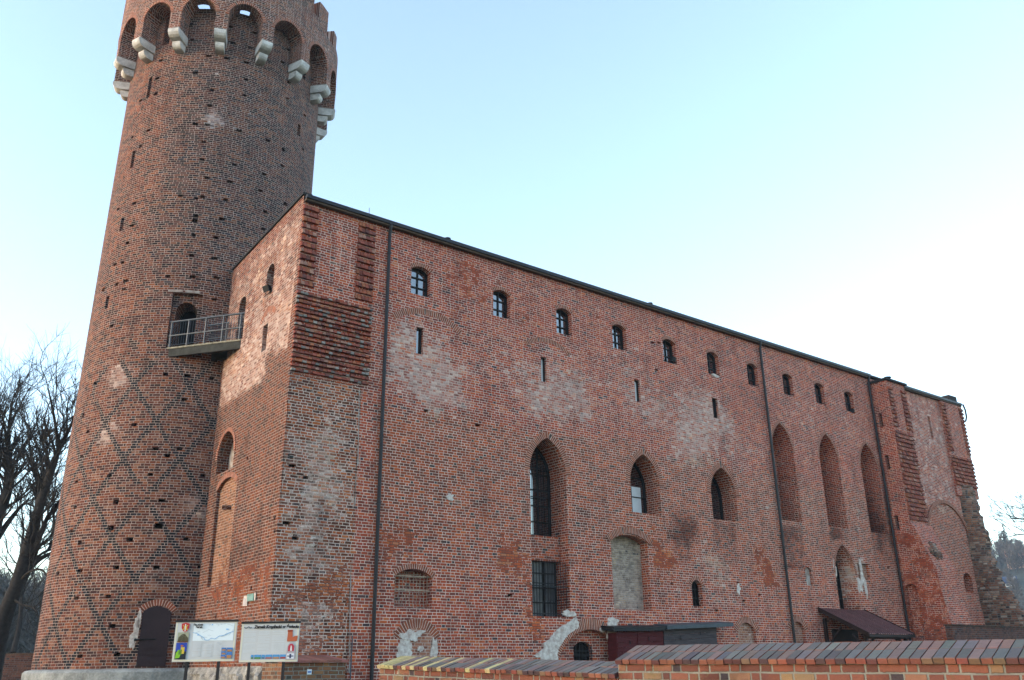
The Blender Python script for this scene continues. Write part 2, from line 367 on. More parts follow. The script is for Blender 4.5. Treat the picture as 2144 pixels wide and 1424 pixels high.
def inside(p, loop):
    x, y = p; c = False; n = len(loop); j = n-1
    for i in range(n):
        xi, yi = loop[i]; xj, yj = loop[j]
        if (yi > y) != (yj > y) and x < (xj-xi)*(y-yi)/(yj-yi)+xi: c = not c
        j = i
    return c
def area(l): return 0.5*sum(l[i][0]*l[(i+1) % len(l)][1]-l[(i+1) % len(l)][0]*l[i][1] for i in range(len(l)))
def ccw(l): return list(l) if area(l) > 0 else list(reversed(l))
def segdist(p, a, b):
    ax, ay = a; bx, by = b; dx, dy = bx-ax, by-ay; L = dx*dx+dy*dy
    t = max(0, min(1, ((p[0]-ax)*dx+(p[1]-ay)*dy)/L)) if L else 0
    return math.hypot(p[0]-ax-t*dx, p[1]-ay-t*dy)

def panel(mb, outer, holes, mp, step=0.4, d0=0.0, uvf=None):
    """flat or curved wall with real openings: outer loop and hole loops in wall coordinates (s,t); mp(s,t,depth)->point"""
    outer = ccw(outer); loops = [outer]+[ccw(h['loop']) for h in holes]
    V = []; E = []
    for l in loops:
        i0 = len(V); V += [Vector(p) for p in l]; n = len(l); E += [(i0+i, i0+(i+1) % n) for i in range(n)]
    xs = [p[0] for p in outer]; ys = [p[1] for p in outer]
    segs = [(l[i], l[(i+1) % len(l)]) for l in loops for i in range(len(l))]
    cell = {}
    for a, b in segs:
        L = math.hypot(b[0]-a[0], b[1]-a[1]); nn = max(1, int(L/step*2))
        for k in range(nn+1):
            q = (a[0]+(b[0]-a[0])*k/nn, a[1]+(b[1]-a[1])*k/nn)
            cell.setdefault((int(q[0]//step), int(q[1]//step)), set()).add((a, b))
    gx = min(xs)+step*0.5
    while gx < max(xs):
        gy = min(ys)+step*0.5
        while gy < max(ys):
            p = (gx, gy)
            near = set()
            cx_, cy_ = int(gx//step), int(gy//step)
            for i in (-1, 0, 1):
                for j in (-1, 0, 1): near |= cell.get((cx_+i, cy_+j), set())
            if all(segdist(p, a, b) > step*0.25 for a, b in near) and inside(p, outer): V.append(Vector(p))
            gy += step
        gx += step
    rv, re, rf = delaunay_2d_cdt(V, E, [], 0, 1e-5)[:3]
    hl = loops[1:]
    bb = [(min(p[0] for p in l), max(p[0] for p in l), min(p[1] for p in l), max(p[1] for p in l)) for l in hl]
    base = len(mb.v); mb.v += [mp(v.x, v.y, d0) for v in rv]
    def F(f, uv=None): mb.f.append(f); mb.uv.append(uv); mb.mi.append(mb.cur); mb.tint.append(mb.col)
    for f in rf:
        c = (sum(rv[i].x for i in f)/len(f), sum(rv[i].y for i in f)/len(f))
        if not inside(c, outer): continue
        if any(b[0] <= c[0] <= b[1] and b[2] <= c[1] <= b[3] and inside(c, l) for l, b in zip(hl, bb)): continue
        F(tuple(base+i for i in f), [uvf(rv[i].x, rv[i].y) for i in f] if uvf else None)
    for h, l in zip(holes, hl):
        dep = h.get('depth', 0.2); il = h.get('inner') or l
        il = list(il)
        if area(il) < 0: il.reverse()
        n = len(l)
        for i in range(n):
            a, b = l[i], l[(i+1) % n]; a2, b2 = il[i], il[(i+1) % n]
            P = [mp(a[0], a[1], d0), mp(b[0], b[1], d0), mp(b2[0], b2[1], d0+dep), mp(a2[0], a2[1], d0+dep)]
            if uvf:
                vertical = abs(b[0]-a[0]) < abs(b[1]-a[1])
                uu = [(a[0], a[1]), (b[0], b[1]), (b[0]+dep, b[1]), (a[0]+dep, a[1])] if vertical else [(a[0], a[1]), (b[0], b[1]), (b[0], b[1]+dep), (a[0], a[1]+dep)]
                mb.poly(P, uu)
            else: mb.poly(P)
        bk = h.get('back')
        if bk is not None and bk is not False:
            c0 = mb.cur
            if 'sub' in h: panel(mb, il, h['sub'], mp, step, d0+dep, uvf)
            else:
                mb.cur = bk; mb.poly([mp(p[0], p[1], d0+dep) for p in il], [uvf(*p) for p in il] if uvf else None); mb.cur = c0

def arch_pts(x0, x1, zs, za, n=10, pointed=False):
    """arch curve from (x1,zs) over the apex at za to (x0,zs)"""
    c = (x0+x1)/2; a = (x1-x0)/2; r = za-zs; P = []
    if pointed:
        Rr = (a*a+r*r)/(2*a)
        cxl = c-a+Rr
        th = math.acos(max(-1, min(1, (cxl-c)/Rr)))
        for i in range(n+1):
            q = th*i/n; P.append((c+ -(cxl-c) + Rr*math.cos(q), zs+Rr*math.sin(q)))
        P += [(2*c-x, z) for x, z in reversed(P[:-1])]
    else:
        Rr = (a*a+r*r)/(2*r); cz = za-Rr; th = math.asin(min(1, a/Rr))
        if r > a: th = math.pi-th
        for i in range(2*n+1):
            q = th*(1-i/n); P.append((c+Rr*math.sin(q), cz+Rr*math.cos(q)))
    return P
def opening(x0, x1, z0, zs, za, pointed=False, n=8):
    return [(x0, z0), (x1, z0)] + (arch_pts(x0, x1, zs, za, n, pointed) if za > zs+1e-3 else [(x1, za), (x0, za)])
def ring(mb, x0, x1, zs, za, wdt, mp, proud=0.006, pointed=False, thick=0.05, leg=0.0):
    """arch ring of voussoirs laid just proud of the wall"""
    P = arch_pts(x0, x1, zs, za, 10, pointed)
    if leg: P = [(x1, zs-leg)]+P+[(x0, zs-leg)]
    n = len(P); N = []
    for i in range(n):
        a, b = P[max(i-1, 0)], P[min(i+1, n-1)]; tx, tz = b[0]-a[0], b[1]-a[1]; L = math.hypot(tx, tz) or 1
        N.append((tz/L, -tx/L))
    if pointed:
        k = n//2; N[k] = (0, 1)
    s = 0.0
    for i in range(n-1):
        a, b = P[i], P[i+1]; na, nb = N[i], N[i+1]; L = math.hypot(b[0]-a[0], b[1]-a[1])
        A = (a[0]+na[0]*wdt, a[1]+na[1]*wdt); B = (b[0]+nb[0]*wdt, b[1]+nb[1]*wdt)
        mb.poly([mp(*a, -proud), mp(*A, -proud), mp(*B, -proud), mp(*b, -proud)], [(0, s), (wdt, s), (wdt, s+L), (0, s+L)])
        mb.poly([mp(*A, -proud), mp(*A, thick), mp(*B, thick), mp(*B, -proud)], [(0, s), (0, s), (0, s+L), (0, s+L)])
        mb.poly([mp(*b, -proud), mp(*b, thick), mp(*a, thick), mp(*a, -proud)], [(0, s+L), (.1, s+L), (.1, s), (0, s)])
        s += L
def FX(s, t, d): return Vector((s, d, t))          # the long south face, s = x
def EX(s, t, d): return Vector((d, -s, t))         # the short end wall, s = -y
def patch(mb, cx_, cz_, rx, rz, mp, seed, proud=0.02, n=64, rough=0.5, skew=0.0):
    """ragged plaster patch with thickness"""
    P = []
    for i in range(n):
        q = 2*math.pi*i/n; c_, s_ = math.cos(q), math.sin(q)
        k = 1+rough*(noise.noise(Vector((c_*1.6+seed, s_*1.6, seed*0.37)))*1.2+noise.noise(Vector((c_*4+seed, s_*4, 3)))*.6+noise.noise(Vector((c_*11+seed, s_*11, 7)))*.35)
        P.append((cx_+rx*k*c_+skew*rz*k*s_, cz_+rz*k*s_))
    In = [(cx_+(a[0]-cx_)*.93, cz_+(a[1]-cz_)*.93) for a in P]
    for i in range(n):
        j = (i+1) % n; mb.poly([mp(*P[i], 0.01), mp(*P[j], 0.01), mp(*In[j], -proud), mp(*In[i], -proud)])
    mb.poly([mp(*a, -proud) for a in In])

class Each:
    """every piece added becomes an object of its own"""
    def __init__(s, name, mat, parent, **kw): s.a = (name, mat, parent); s.kw = kw
    def __call__(s, fn, *a, **k):
        mb = MB(); fn(mb, *a, **k); return mb.build(*s.a, **s.kw)
def uz(x, y):
    p = hit(x, y, 1, 0); return p.x, p.z
def rect(xl, xr, yt, yb):
    ym, xm = (yt+yb)/2, (xl+xr)/2
    return hit(xl, ym, 1, 0).x, hit(xr, ym, 1, 0).x, hit(xm, yb, 1, 0).z, hit(xm, yt, 1, 0).z   # x0,x1,z0,za

# ================================================================== GROUND
def gz(x, y):
    d = min(1.0, max(0.0, (y+27)/24.0))
    return 0.75*d*d*(3-2*d) + 0.06*noise.noise(Vector((x*0.15, y*0.15, 0)))
mb = MB()
N_ = 90; S_ = 700.0
def gcoord(i): q = (i/N_-0.5)*2; return S_*q*abs(q)**1.6
for i in range(N_):
    for j in range(N_):
        P = [(gcoord(i), gcoord(j)), (gcoord(i+1), gcoord(j)), (gcoord(i+1), gcoord(j+1)), (gcoord(i), gcoord(j+1))]
        mb.poly([(x, y, gz(x, y)) for x, y in P])
tag(mb.build('ground', 'grass', merge=True), kind='structure')

# ================================================================== CASTLE WING
castle = tag(empty('castle_wing', (20, 3.5, 0.7)), 'long red brick castle wing with pointed windows and stepped corner piers', 'castle')
BASE = -0.6; EAVE = 16.12+EYE; XE = 47.45
# ---- weathering of the south face: (photo-surveyed centre, radius m, channel, amount)
ST = [(890, 770, 2.0, 0, .95), (930, 800, 1.3, 0, .6), (860, 730, 1.0, 0, .5), (1150, 770, 1.3, 0, .6), (1170, 850, 1.5, 0, .7), (1110, 830, 1.0, 0, .4), (1330, 860, 1.4, 0, .45),
      (1480, 900, 1.8, 0, .95), (1440, 930, 1.2, 0, .7), (1450, 850, 1.6, 0, .45), (1500, 860, 1.0, 0, .5), (1495, 1190, 1.1, 0, .85), (1150, 1180, .5, 0, .4), (940, 1040, .4, 0, .5),
      (660, 900, 1.3, 0, .7), (650, 960, 1.5, 0, .95), (640, 1060, 1.4, 0, .8), (650, 1100, 1.2, 0, .9), (640, 1160, 1.2, 0, .75), (660, 1330, 1.2, 0, .95), (630, 1290, 1., 0, .8), (690, 1010, 1., 0, .7), (700, 930, .8, 0, .5),
      (1290, 760, 1.6, 0, .45), (1230, 830, 1.2, 0, .5), (1380, 850, 1.4, 0, .5), (1560, 940, 1.3, 0, .4), (1690, 880, 1.6, 0, .4), (1780, 900, 1.4, 0, .35), (1700, 1060, 1.2, 0, .5), (1600, 1060, 1.2, 0, .35), (1050, 770, 1.3, 0, .45), (1420, 1230, 1., 0, .4), (1560, 1310, 1.2, 0, .35), (1000, 900, 1.0, 2, .35), (1250, 1060, 1.2, 2, .35), (1440, 1010, 1., 2, .35), (1000, 1010, 1.6, 1, .25), (1180, 880, 1.2, 1, .3), (1350, 900, 1.0, 1, .35), (1460, 800, 1.2, 1, .4), (1610, 850, 1.3, 1, .4), (1700, 990, 1.0, 1, .3), (1795, 1180, .9, 0, .9), (1790, 1230, .9, 0, .7), (1800, 1080, 1.2, 0, .3), (720, 520, 1.1, 0, .28), (700, 480, 1., 0, .25),
      (610, 860, .7, 1, .7), (600, 930, .8, 1, .75), (590, 1000, .8, 1, .8), (600, 1130, 1.2, 1, .6), (720, 1130, 1.0, 1, .5), (660, 1150, 1., 1, .45), (640, 760, 1.2, 1, .5), (700, 740, 1., 1, .45), (650, 690, 1, 1, .35),
      (880, 935, 1.0, 1, .5), (1415, 1110, 1.0, 1, .6), (1440, 1090, .8, 1, .65), (1425, 1170, .6, 1, .5), (1355, 1000, .5, 1, .3), (1560, 840, 1.4, 1, .35), (1555, 900, 1.1, 1, .4), (1390, 800, .8, 1, .35),
      (1645, 1120, 1.1, 1, .4), (1740, 1120, 1.1, 1, .5), (1845, 1060, 1.4, 1, .6), (1840, 1120, 1.3, 1, .5), (1830, 1020, 1.2, 1, .45), (1530, 1120, 1., 1, .25), (1790, 780, 2.5, 1, .2), (1100, 1110, 2.5, 1, .22),
      (980, 590, 1.6, 2, .7), (1090, 650, 1.6, 2, .6), (940, 560, 1.2, 2, .5), (1140, 690, 1.2, 2, .5), (1250, 700, 1.5, 2, .6), (1310, 660, 1.5, 2, .4), (1230, 760, 1.4, 2, .35), (1380, 690, 1.5, 2, .4),
      (830, 1130, 1.0, 2, .75), (860, 1140, .8, 2, .5), (1095, 1180, 1.2, 2, .75), (1060, 1160, .9, 2, .5), (1000, 1215, .5, 2, .6), (1110, 1300, .8, 2, .8), (1130, 1330, .7, 2, .7), (1390, 1180, .9, 2, .7),
      (1385, 1230, .8, 2, .5), (1590, 1190, 1.4, 2, .75), (1620, 1210, 1., 2, .5), (1480, 1120, .8, 2, .5), (950, 1120, 1.5, 2, .35), (1370, 1120, .7, 2, .6), (680, 1260, 1.1, 2, .5), (640, 1230, 1., 2, .4), (700, 1200, .9, 2, .4)]
STW = [(*uz(x, y), r, c, a*(.68 if c == 2 else .8 if c == 1 else 1.0)) for x, y, r, c, a in ST]
RECT = [(*uz(1497, 1182), *uz(1543, 1098), 1, .34), (*uz(1640, 1190), *uz(1678, 1102), 1, .34), (*uz(1738, 1132), *uz(1772, 1104), 1, .3), (*uz(1832, 1180), *uz(1866, 1104), 1, .3), (*uz(1640, 1215), *uz(1690, 1180), 1, .2),
        (*uz(1200, 1290), *uz(1285, 1120), 2, -.3), (*uz(1370, 1190), *uz(1420, 1130), 2, .25)]
def stain_s(co):
    o = [0, 0, 0]
    wx = co.x+.75*noise.noise(Vector((co.x*.8, co.z*.8, 21)))+.35*noise.noise(Vector((co.x*2.1, co.z*2.1, 5))); wz = co.z+.75*noise.noise(Vector((co.x*.8, co.z*.8, 47)))+.35*noise.noise(Vector((co.x*2.1, co.z*2.1, 15)))
    for x0, z0, x1, z1, c, a in RECT:
        if x0 < co.x < x1 and z0 < co.z < z1: o[c] += a
    for x, z, r, c, a in STW:
        d2 = ((wx-x)**2+(wz-z)**2)/(r*r)
        if d2 < 4: o[c] += a*math.exp(-d2*1.1)
    n = noise.noise(Vector((co.x*.5, co.z*.5, co.y)))*.18+noise.noise(Vector((co.x*1.6, co.z*1.3, 3)))*.15
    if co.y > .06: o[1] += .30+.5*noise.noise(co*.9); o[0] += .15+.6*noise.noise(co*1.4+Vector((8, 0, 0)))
    if co.x < 3.0 and co.z < 9+EYE: o = [o[0]*.40+.04, o[1]*.40, o[2]*.8+max(0, (5.5-co.z)*.12)]
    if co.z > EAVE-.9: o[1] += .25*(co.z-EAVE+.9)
    if co.x > 38.4:
        if co.z > 8.6+EYE+n*3: o[0] += .62
        else: o[2] += .2
    zb = 9.2+EYE+.9*noise.noise(Vector((co.x*.35, 2, 9)))+.35*noise.noise(Vector((co.x*1.3, 5, 9)))
    br_ = max(0, min(1, (zb-co.z)/.35))*max(.25, min(1, (co.z-2.5)/4.5)) if co.x > 3.4 else .2
    return [max(0, min(1, q+n)) for q in o]+[br_]

# ---- openings
holes = []; wins = []; rings = Each('brick_arch', 'vous', castle); niche_back = []
ZA0, ZA1 = 13.60+EYE, 14.83+EYE
ROW_A = [(862, 900, 560, 620), (1032.6, 1068, 607.5, 664), (1166, 1195.6, 645, 697), (1282.8, 1310.6, 679, 727.5), (1389, 1414.7, 710, 757.7),
         (1482, 1504, 737, 782), (1565, 1587, 762.7, 803), (1640.6, 1659.6, 786.5, 825.7), (1707.8, 1726, 807.5, 845), (1769.6, 1788, 826.5, 863.5)]
for i, q in enumerate(ROW_A):
    x0, x1, _, _ = rect(*q); c = (x0+x1)/2; x0, x1 = c-.44, c+.44
    l = opening(x0, x1, ZA0, ZA1-.17, ZA1)
    holes.append(dict(loop=l, depth=.32)); wins.append(('window', l, .32, 1, 2 if i < 7 else 1, 'glass'))
    rings(ring, x0, x1, ZA1-.17, ZA1, .16, FX)
for i, q in enumerate([(871.5, 886, 685.8, 741.4), (1133, 1144.5, 747.7, 799.5), (1329.4, 1340.6, 795.5, 841), (1492.5, 1503.7, 834, 875)]):
    x0, x1, z0, z1 = rect(*q); l = opening(x0, x1, z0, z1, z1)
    holes.append(dict(loop=l, depth=.22)); wins.append(('slit_window', l, .22, 0, 0, 'paleglass' if i in (1, 2) else 'glass'))
rings(ring, 3.98, 6.9, 12.35+EYE, 12.85+EYE, .24, FX)
rings(ring, 10.3, 12.6, 12.62+EYE, 13.0+EYE, .2, FX)
# tall pointed windows
cx0, cx1, cz0, cza = rect(1110, 1186, 917, 1125)
dx0, dx1, dz0, dz1 = rect(1117, 1193, 1172, 1291)
l = opening(cx0, cx1, dz0, cza-1.45, cza, True); holes.append(dict(loop=l, depth=1.15))
wl = opening(cx0, cx1, cz0+.1, cza-1.45, cza, True); wins.append(('window', wl, 1.13, 2, 5, 'glass'))
wl2 = opening(cx0, cx1, dz0, dz1, dz1+.12); wins.append(('window', wl2, .90, 2, 3, 'curtain'))
rings(ring, cx0, cx1, cza-1.45, cza, .26, FX, pointed=True)
spandrel = (cx0, cx1, dz1, cz0+.12)
x0, x1, z0, za = rect(1320, 1381, 952, 1075); l = opening(x0, x1, z0, za-1.35, za, True); holes.append(dict(loop=l, depth=1.0)); wins.append(('window', l, .98, 1, 2, 'glass')); rings(ring, x0, x1, za-1.35, za, .26, FX, pointed=True); C2 = (x0, x1, z0, za)
x0, x1, z0, za = rect(1489, 1541, 980, 1089); l = opening(x0, x1, z0, za-1.3, za, True); holes.append(dict(loop=l, depth=1.0)); wins.append(('window', l, .98, 1, 3, 'glass')); rings(ring, x0, x1, za-1.3, za, .26, FX, pointed=True)
for q in [(1626, 1665, 889, 1096), (1722, 1762, 912, 1098), (1811, 1841, 931, 1098)]:
    x0, x1, z0, za = rect(*q); z0 = 6.75+EYE; za = 11.88+EYE; c = (x0+x1)/2; x0, x1 = c-.88, c+.88
    l = opening(x0, x1, z0, za-1.5, za, True); holes.append(dict(loop=l, depth=1.15, back=0)); rings(ring, x0, x1, za-1.5, za, .16, FX, pointed=True, proud=.004)
# blocked doorway with old plaster
ex0, ex1, ez0, eza = rect(1282, 1363, 1119, 1277); ex1 -= .1
l = opening(ex0, ex1, ez0, eza-.32, eza-.04); holes.append(dict(loop=l, depth=.46, back=1)); rings(ring, ex0-.1, ex1+.15, eza-.40, eza+.02, .28, FX, proud=.05)
# small arched window
x0, x1, z0, za = rect(1449, 1470.7, 1215, 1269.4); l = opening(x0, x1, z0, za-.28, za); holes.append(dict(loop=l, depth=.35)); wins.append(('window', l, .33, 2, 2, 'dark')); rings(ring, x0, x1, za-.28, za, .18, FX)
# barred niche
hx0, hx1, hz0, hza = rect(826, 905, 1191, 1273.5); l = opening(hx0, hx1, hz0, hza-.27, hza); holes.append(dict(loop=l, depth=.5, back=0)); rings(ring, hx0-.02, hx1+.02, hza-.27, hza, .17, FX)
# cellar arches low in the wall
kx0, kx1, kz0, kza = rect(1166, 1305, 1318, 1400); kz0 = BASE+.2
kk = rect(1211, 1250, 1343, 1396)
kl = opening(kk[0], kk[1], kk[2], kk[3]-.22, kk[3])
l = opening(kx0, kx1, kz0, kza-1.25, kza); holes.append(dict(loop=l, depth=.28, back=2, sub=[dict(loop=kl, depth=.3)])); wins.append(('window', kl, .56, 1, 1, 'dark'))
rings(ring, kx0, kx1, kza-1.25, kza, .42, FX, proud=.02)
for q in ((1545.5, 1583, 1304, 1355), (1659, 1685.6, 1301.6, 1355)):
    x0, x1, z0, za = rect(*q); z0 = BASE+.2; l = opening(x0, x1, z0, za-.42, za); holes.append(dict(loop=l, depth=.14, back=2)); rings(ring, x0-.02, x1+.02, za-.42, za, .28, FX)
ix0, ix1, iz0, iza = rect(836, 908, 1314, 1390); rings(ring, ix0, ix1, iza-.42, iza, .30, FX)
x0, x1, z0, za = rect(1687, 1700, 1188, 1225.5); l = opening(x0, x1, z0, za-.12, za); holes.append(dict(loop=l, depth=.12, back=3))
# portal window with plastered jambs
nx0, nx1, nz0, nza = rect(1750, 1792, 1141, 1275); l = opening(nx0, nx1, nz0-.4, nza-1.55, nza, True)
il = opening(nx0+.12, nx1-.35, nz0-.4, nza-1.5, nza-.25, True); holes.append(dict(loop=l, depth=.85, inner=il)); wins.append(('window', il, .83, 2, 6, 'dark'))
rings(ring, nx0, nx1, nza-1.55, nza, .10, FX, pointed=True, proud=.04)
x0, x1, z0, za = rect(1797, 1820, 1180, 1212); l = opening(x0, x1, z0, za, za); holes.append(dict(loop=l, depth=.16, back=2))
# right-hand end: slits, small window
for q in ((1904, 1911, 868, 902), (1946, 1953, 878, 910)):
    x0, x1, z0, z1 = rect(*q); x1 = x0+.28; z0, z1 = 13.3+EYE, 14.75+EYE; holes.append(dict(loop=opening(x0, x1, z0, z1, z1), depth=.5, back=4))
x0, x1, z0, za = rect(2019, 2036, 1200, 1240); holes.append(dict(loop=opening(x0, x1, z0, za-.3, za), depth=.55, back=0))
# putlog holes and lost bricks
for x, y in [(1366, 717), (1380, 718), (1375, 775), (1407, 1222), (1590, 1245), (1600, 1340), (1557, 1258), (1545, 1220), (1793, 1283), (1797, 1272), (892, 860), (1000, 890), (1860, 1188), (640, 1000), (612, 975), (600, 1095), (618, 1127), (1068, 1246), (1500, 1278)]:
    cx_, cz_ = uz(x, y); a = .09+.05*random.Random(x).random(); b = .05
    holes.append(dict(loop=opening(cx_-a, cx_+a, cz_-b, cz_+b, cz_+b), depth=.16, back=4))
mb = MB()
XS = hit(748, 1000, 1, 0).x; ZL = hit(680, 795, 1, 0).z
def hx(h): return sum(p[0] for p in h['loop'])/len(h['loop']), sum(p[1] for p in h['loop'])/len(h['loop'])
hc = [h for h in holes if hx(h)[0] < XS and hx(h)[1] < ZL]
panel(mb, [(XS, BASE), (XE, BASE), (XE, EAVE), (0, EAVE), (0, ZL), (XS, ZL)], [h for h in holes if h not in hc], FX, step=.24)
mb.cur = 5
def FXR(s, t, d):
    e = min(1, min(s, XS-s)/.12, (ZL-t)/.12)
    return Vector((s, d-max(0, e)*(.015+.045*noise.noise(Vector((s*1.6, t*2.8, 4)))+.030*noise.noise(Vector((s*4, t*8, 9)))), t))
panel(mb, [(0, BASE), (XS, BASE), (XS, ZL), (0, ZL)], hc, FXR, step=.09)
mb.cur = 0
mb.box((spandrel[0]-.01, .5, spandrel[2]), (spandrel[1]+.01, 1.2, spandrel[3]))
# sloping sills of the tall windows
for (a, b, z) in ((cx0, cx1, dz0), ):
    mb.poly([(a, -.0, z+.004), (b, -.0, z+.004), (b, .9, z+.05), (a, .9, z+.05)])
o = mb.build('facade_wall', ['brick', 'palebrick', 'infill', 'oldplaster', 'dark', 'corner'], castle, stain=stain_s)

def window_part(parent, name, loop, dep, nv, nh, pane, mp=FX, fw=.055, bar=.022):
    c = (sum(p[0] for p in loop)/len(loop), sum(p[1] for p in loop)/len(loop)); l = ccw(loop); n = len(l)
    xs = [p[0] for p in l]; zs = [p[1] for p in l]; x0, x1, z0, z1 = min(xs), max(xs), min(zs), max(zs)
    il = []
    for i in range(n):       # inset along the corner normals
        a, p, b = Vector(l[i-1]), Vector(l[i]), Vector(l[(i+1) % n])
        e1 = (p-a).normalized(); e2 = (b-p).normalized(); nn = Vector((-e1.y-e2.y, e1.x+e2.x))
        nn = nn/(nn.length or 1); k = fw/max(.4, nn.dot(Vector((-e1.y, e1.x)))); il.append((p.x+nn.x*k, p.y+nn.y*k))
    mbf = MB(); f0 = dep-.10
    for i in range(n):
        a, b, A, B = l[i], l[(i+1) % n], il[i], il[(i+1) % n]
        mbf.poly([mp(*a, f0), mp(*b, f0), mp(*B, f0), mp(*A, f0)]); mbf.poly([mp(*A, f0), mp(*B, f0), mp(*B, dep), mp(*A, dep)])
    def zt(x):   # height of the opening at x
        best = z0
        for i in range(n):
            a, b = l[i], l[(i+1) % n]
            if min(a[0], b[0])-1e-6 <= x <= max(a[0], b[0])+1e-6 and abs(a[0]-b[0]) > 1e-6:
                best = max(best, a[1]+(b[1]-a[1])*(x-a[0])/(b[0]-a[0]))
        return best
    def bx(x_0, x_1, z_0, z_1, d_0, d_1):
        P = [mp(x_0, z_0, d_1), mp(x_1, z_0, d_1), mp(x_1, z_0, d_0), mp(x_0, z_0, d_0), mp(x_0, z_1, d_1), mp(x_1, z_1, d_1), mp(x_1, z_1, d_0), mp(x_0, z_1, d_0)]
        mbf.hexa([P[3], P[2], P[1], P[0], P[7], P[6], P[5], P[4]])
    for k in range(nv):
        x = x0+(x1-x0)*(k+1)/(nv+1); t = bar*(1.9 if nv == 2 and False else 1); bx(x-t, x+t, z0+.02, zt(x)-.02, f0+.012, dep-.01)
    for k in range(nh):
        z = z0+(z1-z0)*(k+1)/(nh+1)
        xa = [x for x in (x0+(x1-x0)*q/40 for q in range(41)) if zt(x) > z+.03]
        if xa: bx(min(xa)+.01, max(xa)-.01, z-bar, z+bar, f0+.015, dep-.012)
    f = mbf.build(name, 'frame', parent)
    mbg = MB(); mbg.poly([mp(*p, dep-.03) for p in l]); mbg.build('pane', pane, f)
    return f
WF = []
for nm, l, dep, nv, nh, pane in wins:
    f = window_part(castle, nm, l, dep, nv, nh, pane); WF.append(f)
    if pane == 'paleglass': f['label'] = 'narrow slit window with a pale bright pane'
# pale blind in the second pointed window
mb = MB(); cxm = (C2[0]+C2[1])/2; mb.box((cxm-.12, .925, C2[2]+.12), (cxm+.62, .940, C2[2]+1.35)); mb.build('window_blind', 'paleglass', WF[15])
# iron grilles
def grille(parent, name, x0, x1, z0, z1, y, nv, hs, mat='iron', r=.012, mid=None):
    g = MB()
    for k in range(nv):
        x = x0+(x1-x0)*(k+.5)/nv; g.tube([(x, y, z0), (x, y, z1)], r, 5)
    for z in hs: g.box((x0-.03, y-.03, z-.018), (x1+.03, y-.01, z+.018))
    return g.build(name, mat, parent)
grille(castle, 'window_grille', dx0+.02, dx1-.05, dz0+.03, dz1-.05, .08, 13, [dz0+.1, dz0+1.12])
grille(castle, 'window_grille', dx0+.02, dx1-.45, dz0+.6, dz1-.05, .3, 9, [dz0+1.25])
grille(castle, 'window_grille', cx0+.02, cx1-.1, cz0+.15, cza-.9, .95, 12, [cz0+.2, cz0+1.75, cz0+2.95])
grille(castle, 'niche_grille', hx0+.03, hx1-.05, hz0+.03, hza-.12, .12, 10, [hz0+.55, hza-.26], mat='rust')if False else None
grille(castle, 'window_grille', kk[0], kk[1], kk[2], kk[3]-.1, .22, 6, [kk[2]+.4, kk[3]-.35])

M['rust'] = simple('rusty_rods', (0.34, 0.27, 0.20), 0.7, 0.4, 9.0)
grille(castle, 'niche_grille', hx0+.03, hx1-.05, hz0+.05, hza-.10, .14, 10, [hz0+.6, hza-.24], mat='rust', r=.009)

mb = MB(); mb.poly([FX(*p, -.005) for p in opening(ix0, ix1, BASE, iza-.42, iza)]); mb.build('arch_infill', 'infill', castle, stain=lambda c: (.3, 0, 0))
# plaster scars
pl = Each('plaster_patch', 'plaster', castle)
for (x, y, rx, rz, sd, sk) in [(845, 1372, .32, .55, 3, 0), (862, 1330, .42, .20, 5, .5), (908, 1368, .12, .5, 7, 0), (880, 1358, .12, .1, 8, 0), (866, 1388, .25, .1, 9, 0), 
                               (1276, 1325, .15, .45, 23, 0), (1262, 1318, .16, .1, 25, 0), (1284, 1302, .3, .18, 27, 0), (1286, 1340, .16, .4, 29, 0),
                               (1803, 1195, .14, .75, 31, 0), (1800, 1225, .2, .5, 33, 0), (1812, 1230, .10, .5, 35, 0), (941, 1041, .16, .14, 37, 0), (1748, 1190, .10, .45, 39, 0), (1190, 1286, .3, .12, 41, 0), (1497, 787, .35, .07, 43, 0), (1546, 1232, .12, .22, 45, 0)]:
    c = uz(x, y); pl(patch, c[0], c[1], rx, rz, FX, sd, skew=sk*.5, proud=.025+.012*(sd % 3))
band = [(1206, 1292), (1211, 1303), (1209, 1316), (1196, 1322), (1186, 1333), (1176, 1345), (1170, 1355), (1166, 1370), (1168, 1388), (1150, 1392), (1128, 1390), (1132, 1378), (1116, 1374), (1128, 1365), (1138, 1358), (1136, 1348), (1150, 1338), (1160, 1324), (1174, 1312), (1190, 1302)]
bp = []; rnd = random.Random(3)
for (xa, ya), (xb, yb) in zip(band, band[1:]+band[:1]):
    for j in range(5):
        t = j/5; bp.append(uz(xa+(xb-xa)*t+rnd.uniform(-1.3, 1.3), ya+(yb-ya)*t+rnd.uniform(-1.3, 1.3)))
cb_ = bp
bmq = MB()
panel(bmq, bp, [], lambda s_, t, d: Vector((s_, -.035-.02*noise.noise(Vector((s_*4, t*4, 1))), t)), step=.12)
for p, q in zip(bp, bp[1:]+bp[:1]): bmq.poly([(p[0], .01, p[1]), (q[0], .01, q[1]), (q[0], -.03, q[1]), (p[0], -.03, p[1])])
bmq.build('plaster_scar', 'plaster', castle)
# lime joint beside the corner pier
for (xa, ya, yb) in ((752, 818, 980), (745, 990, 1060), (734, 1180, 1420)):
    mb = MB(); a = uz(xa, ya); b = uz(xa-3, yb); nn = 24; P = []
    for i in range(nn): z = a[1]+(b[1]-a[1])*i/nn; P.append((a[0]+(b[0]-a[0])*i/nn, z, .018+.028*noise.noise(Vector((z*3, 1, 2)))))
    for p, q in zip(P, P[1:]): mb.poly([(p[0]-p[2], -.012, p[1]), (q[0]-q[2], -.012, q[1]), (q[0]+q[2], -.012, q[1]), (p[0]+p[2], -.012, p[1])])
    mb.build('mortar_seam', 'oldplaster', castle)

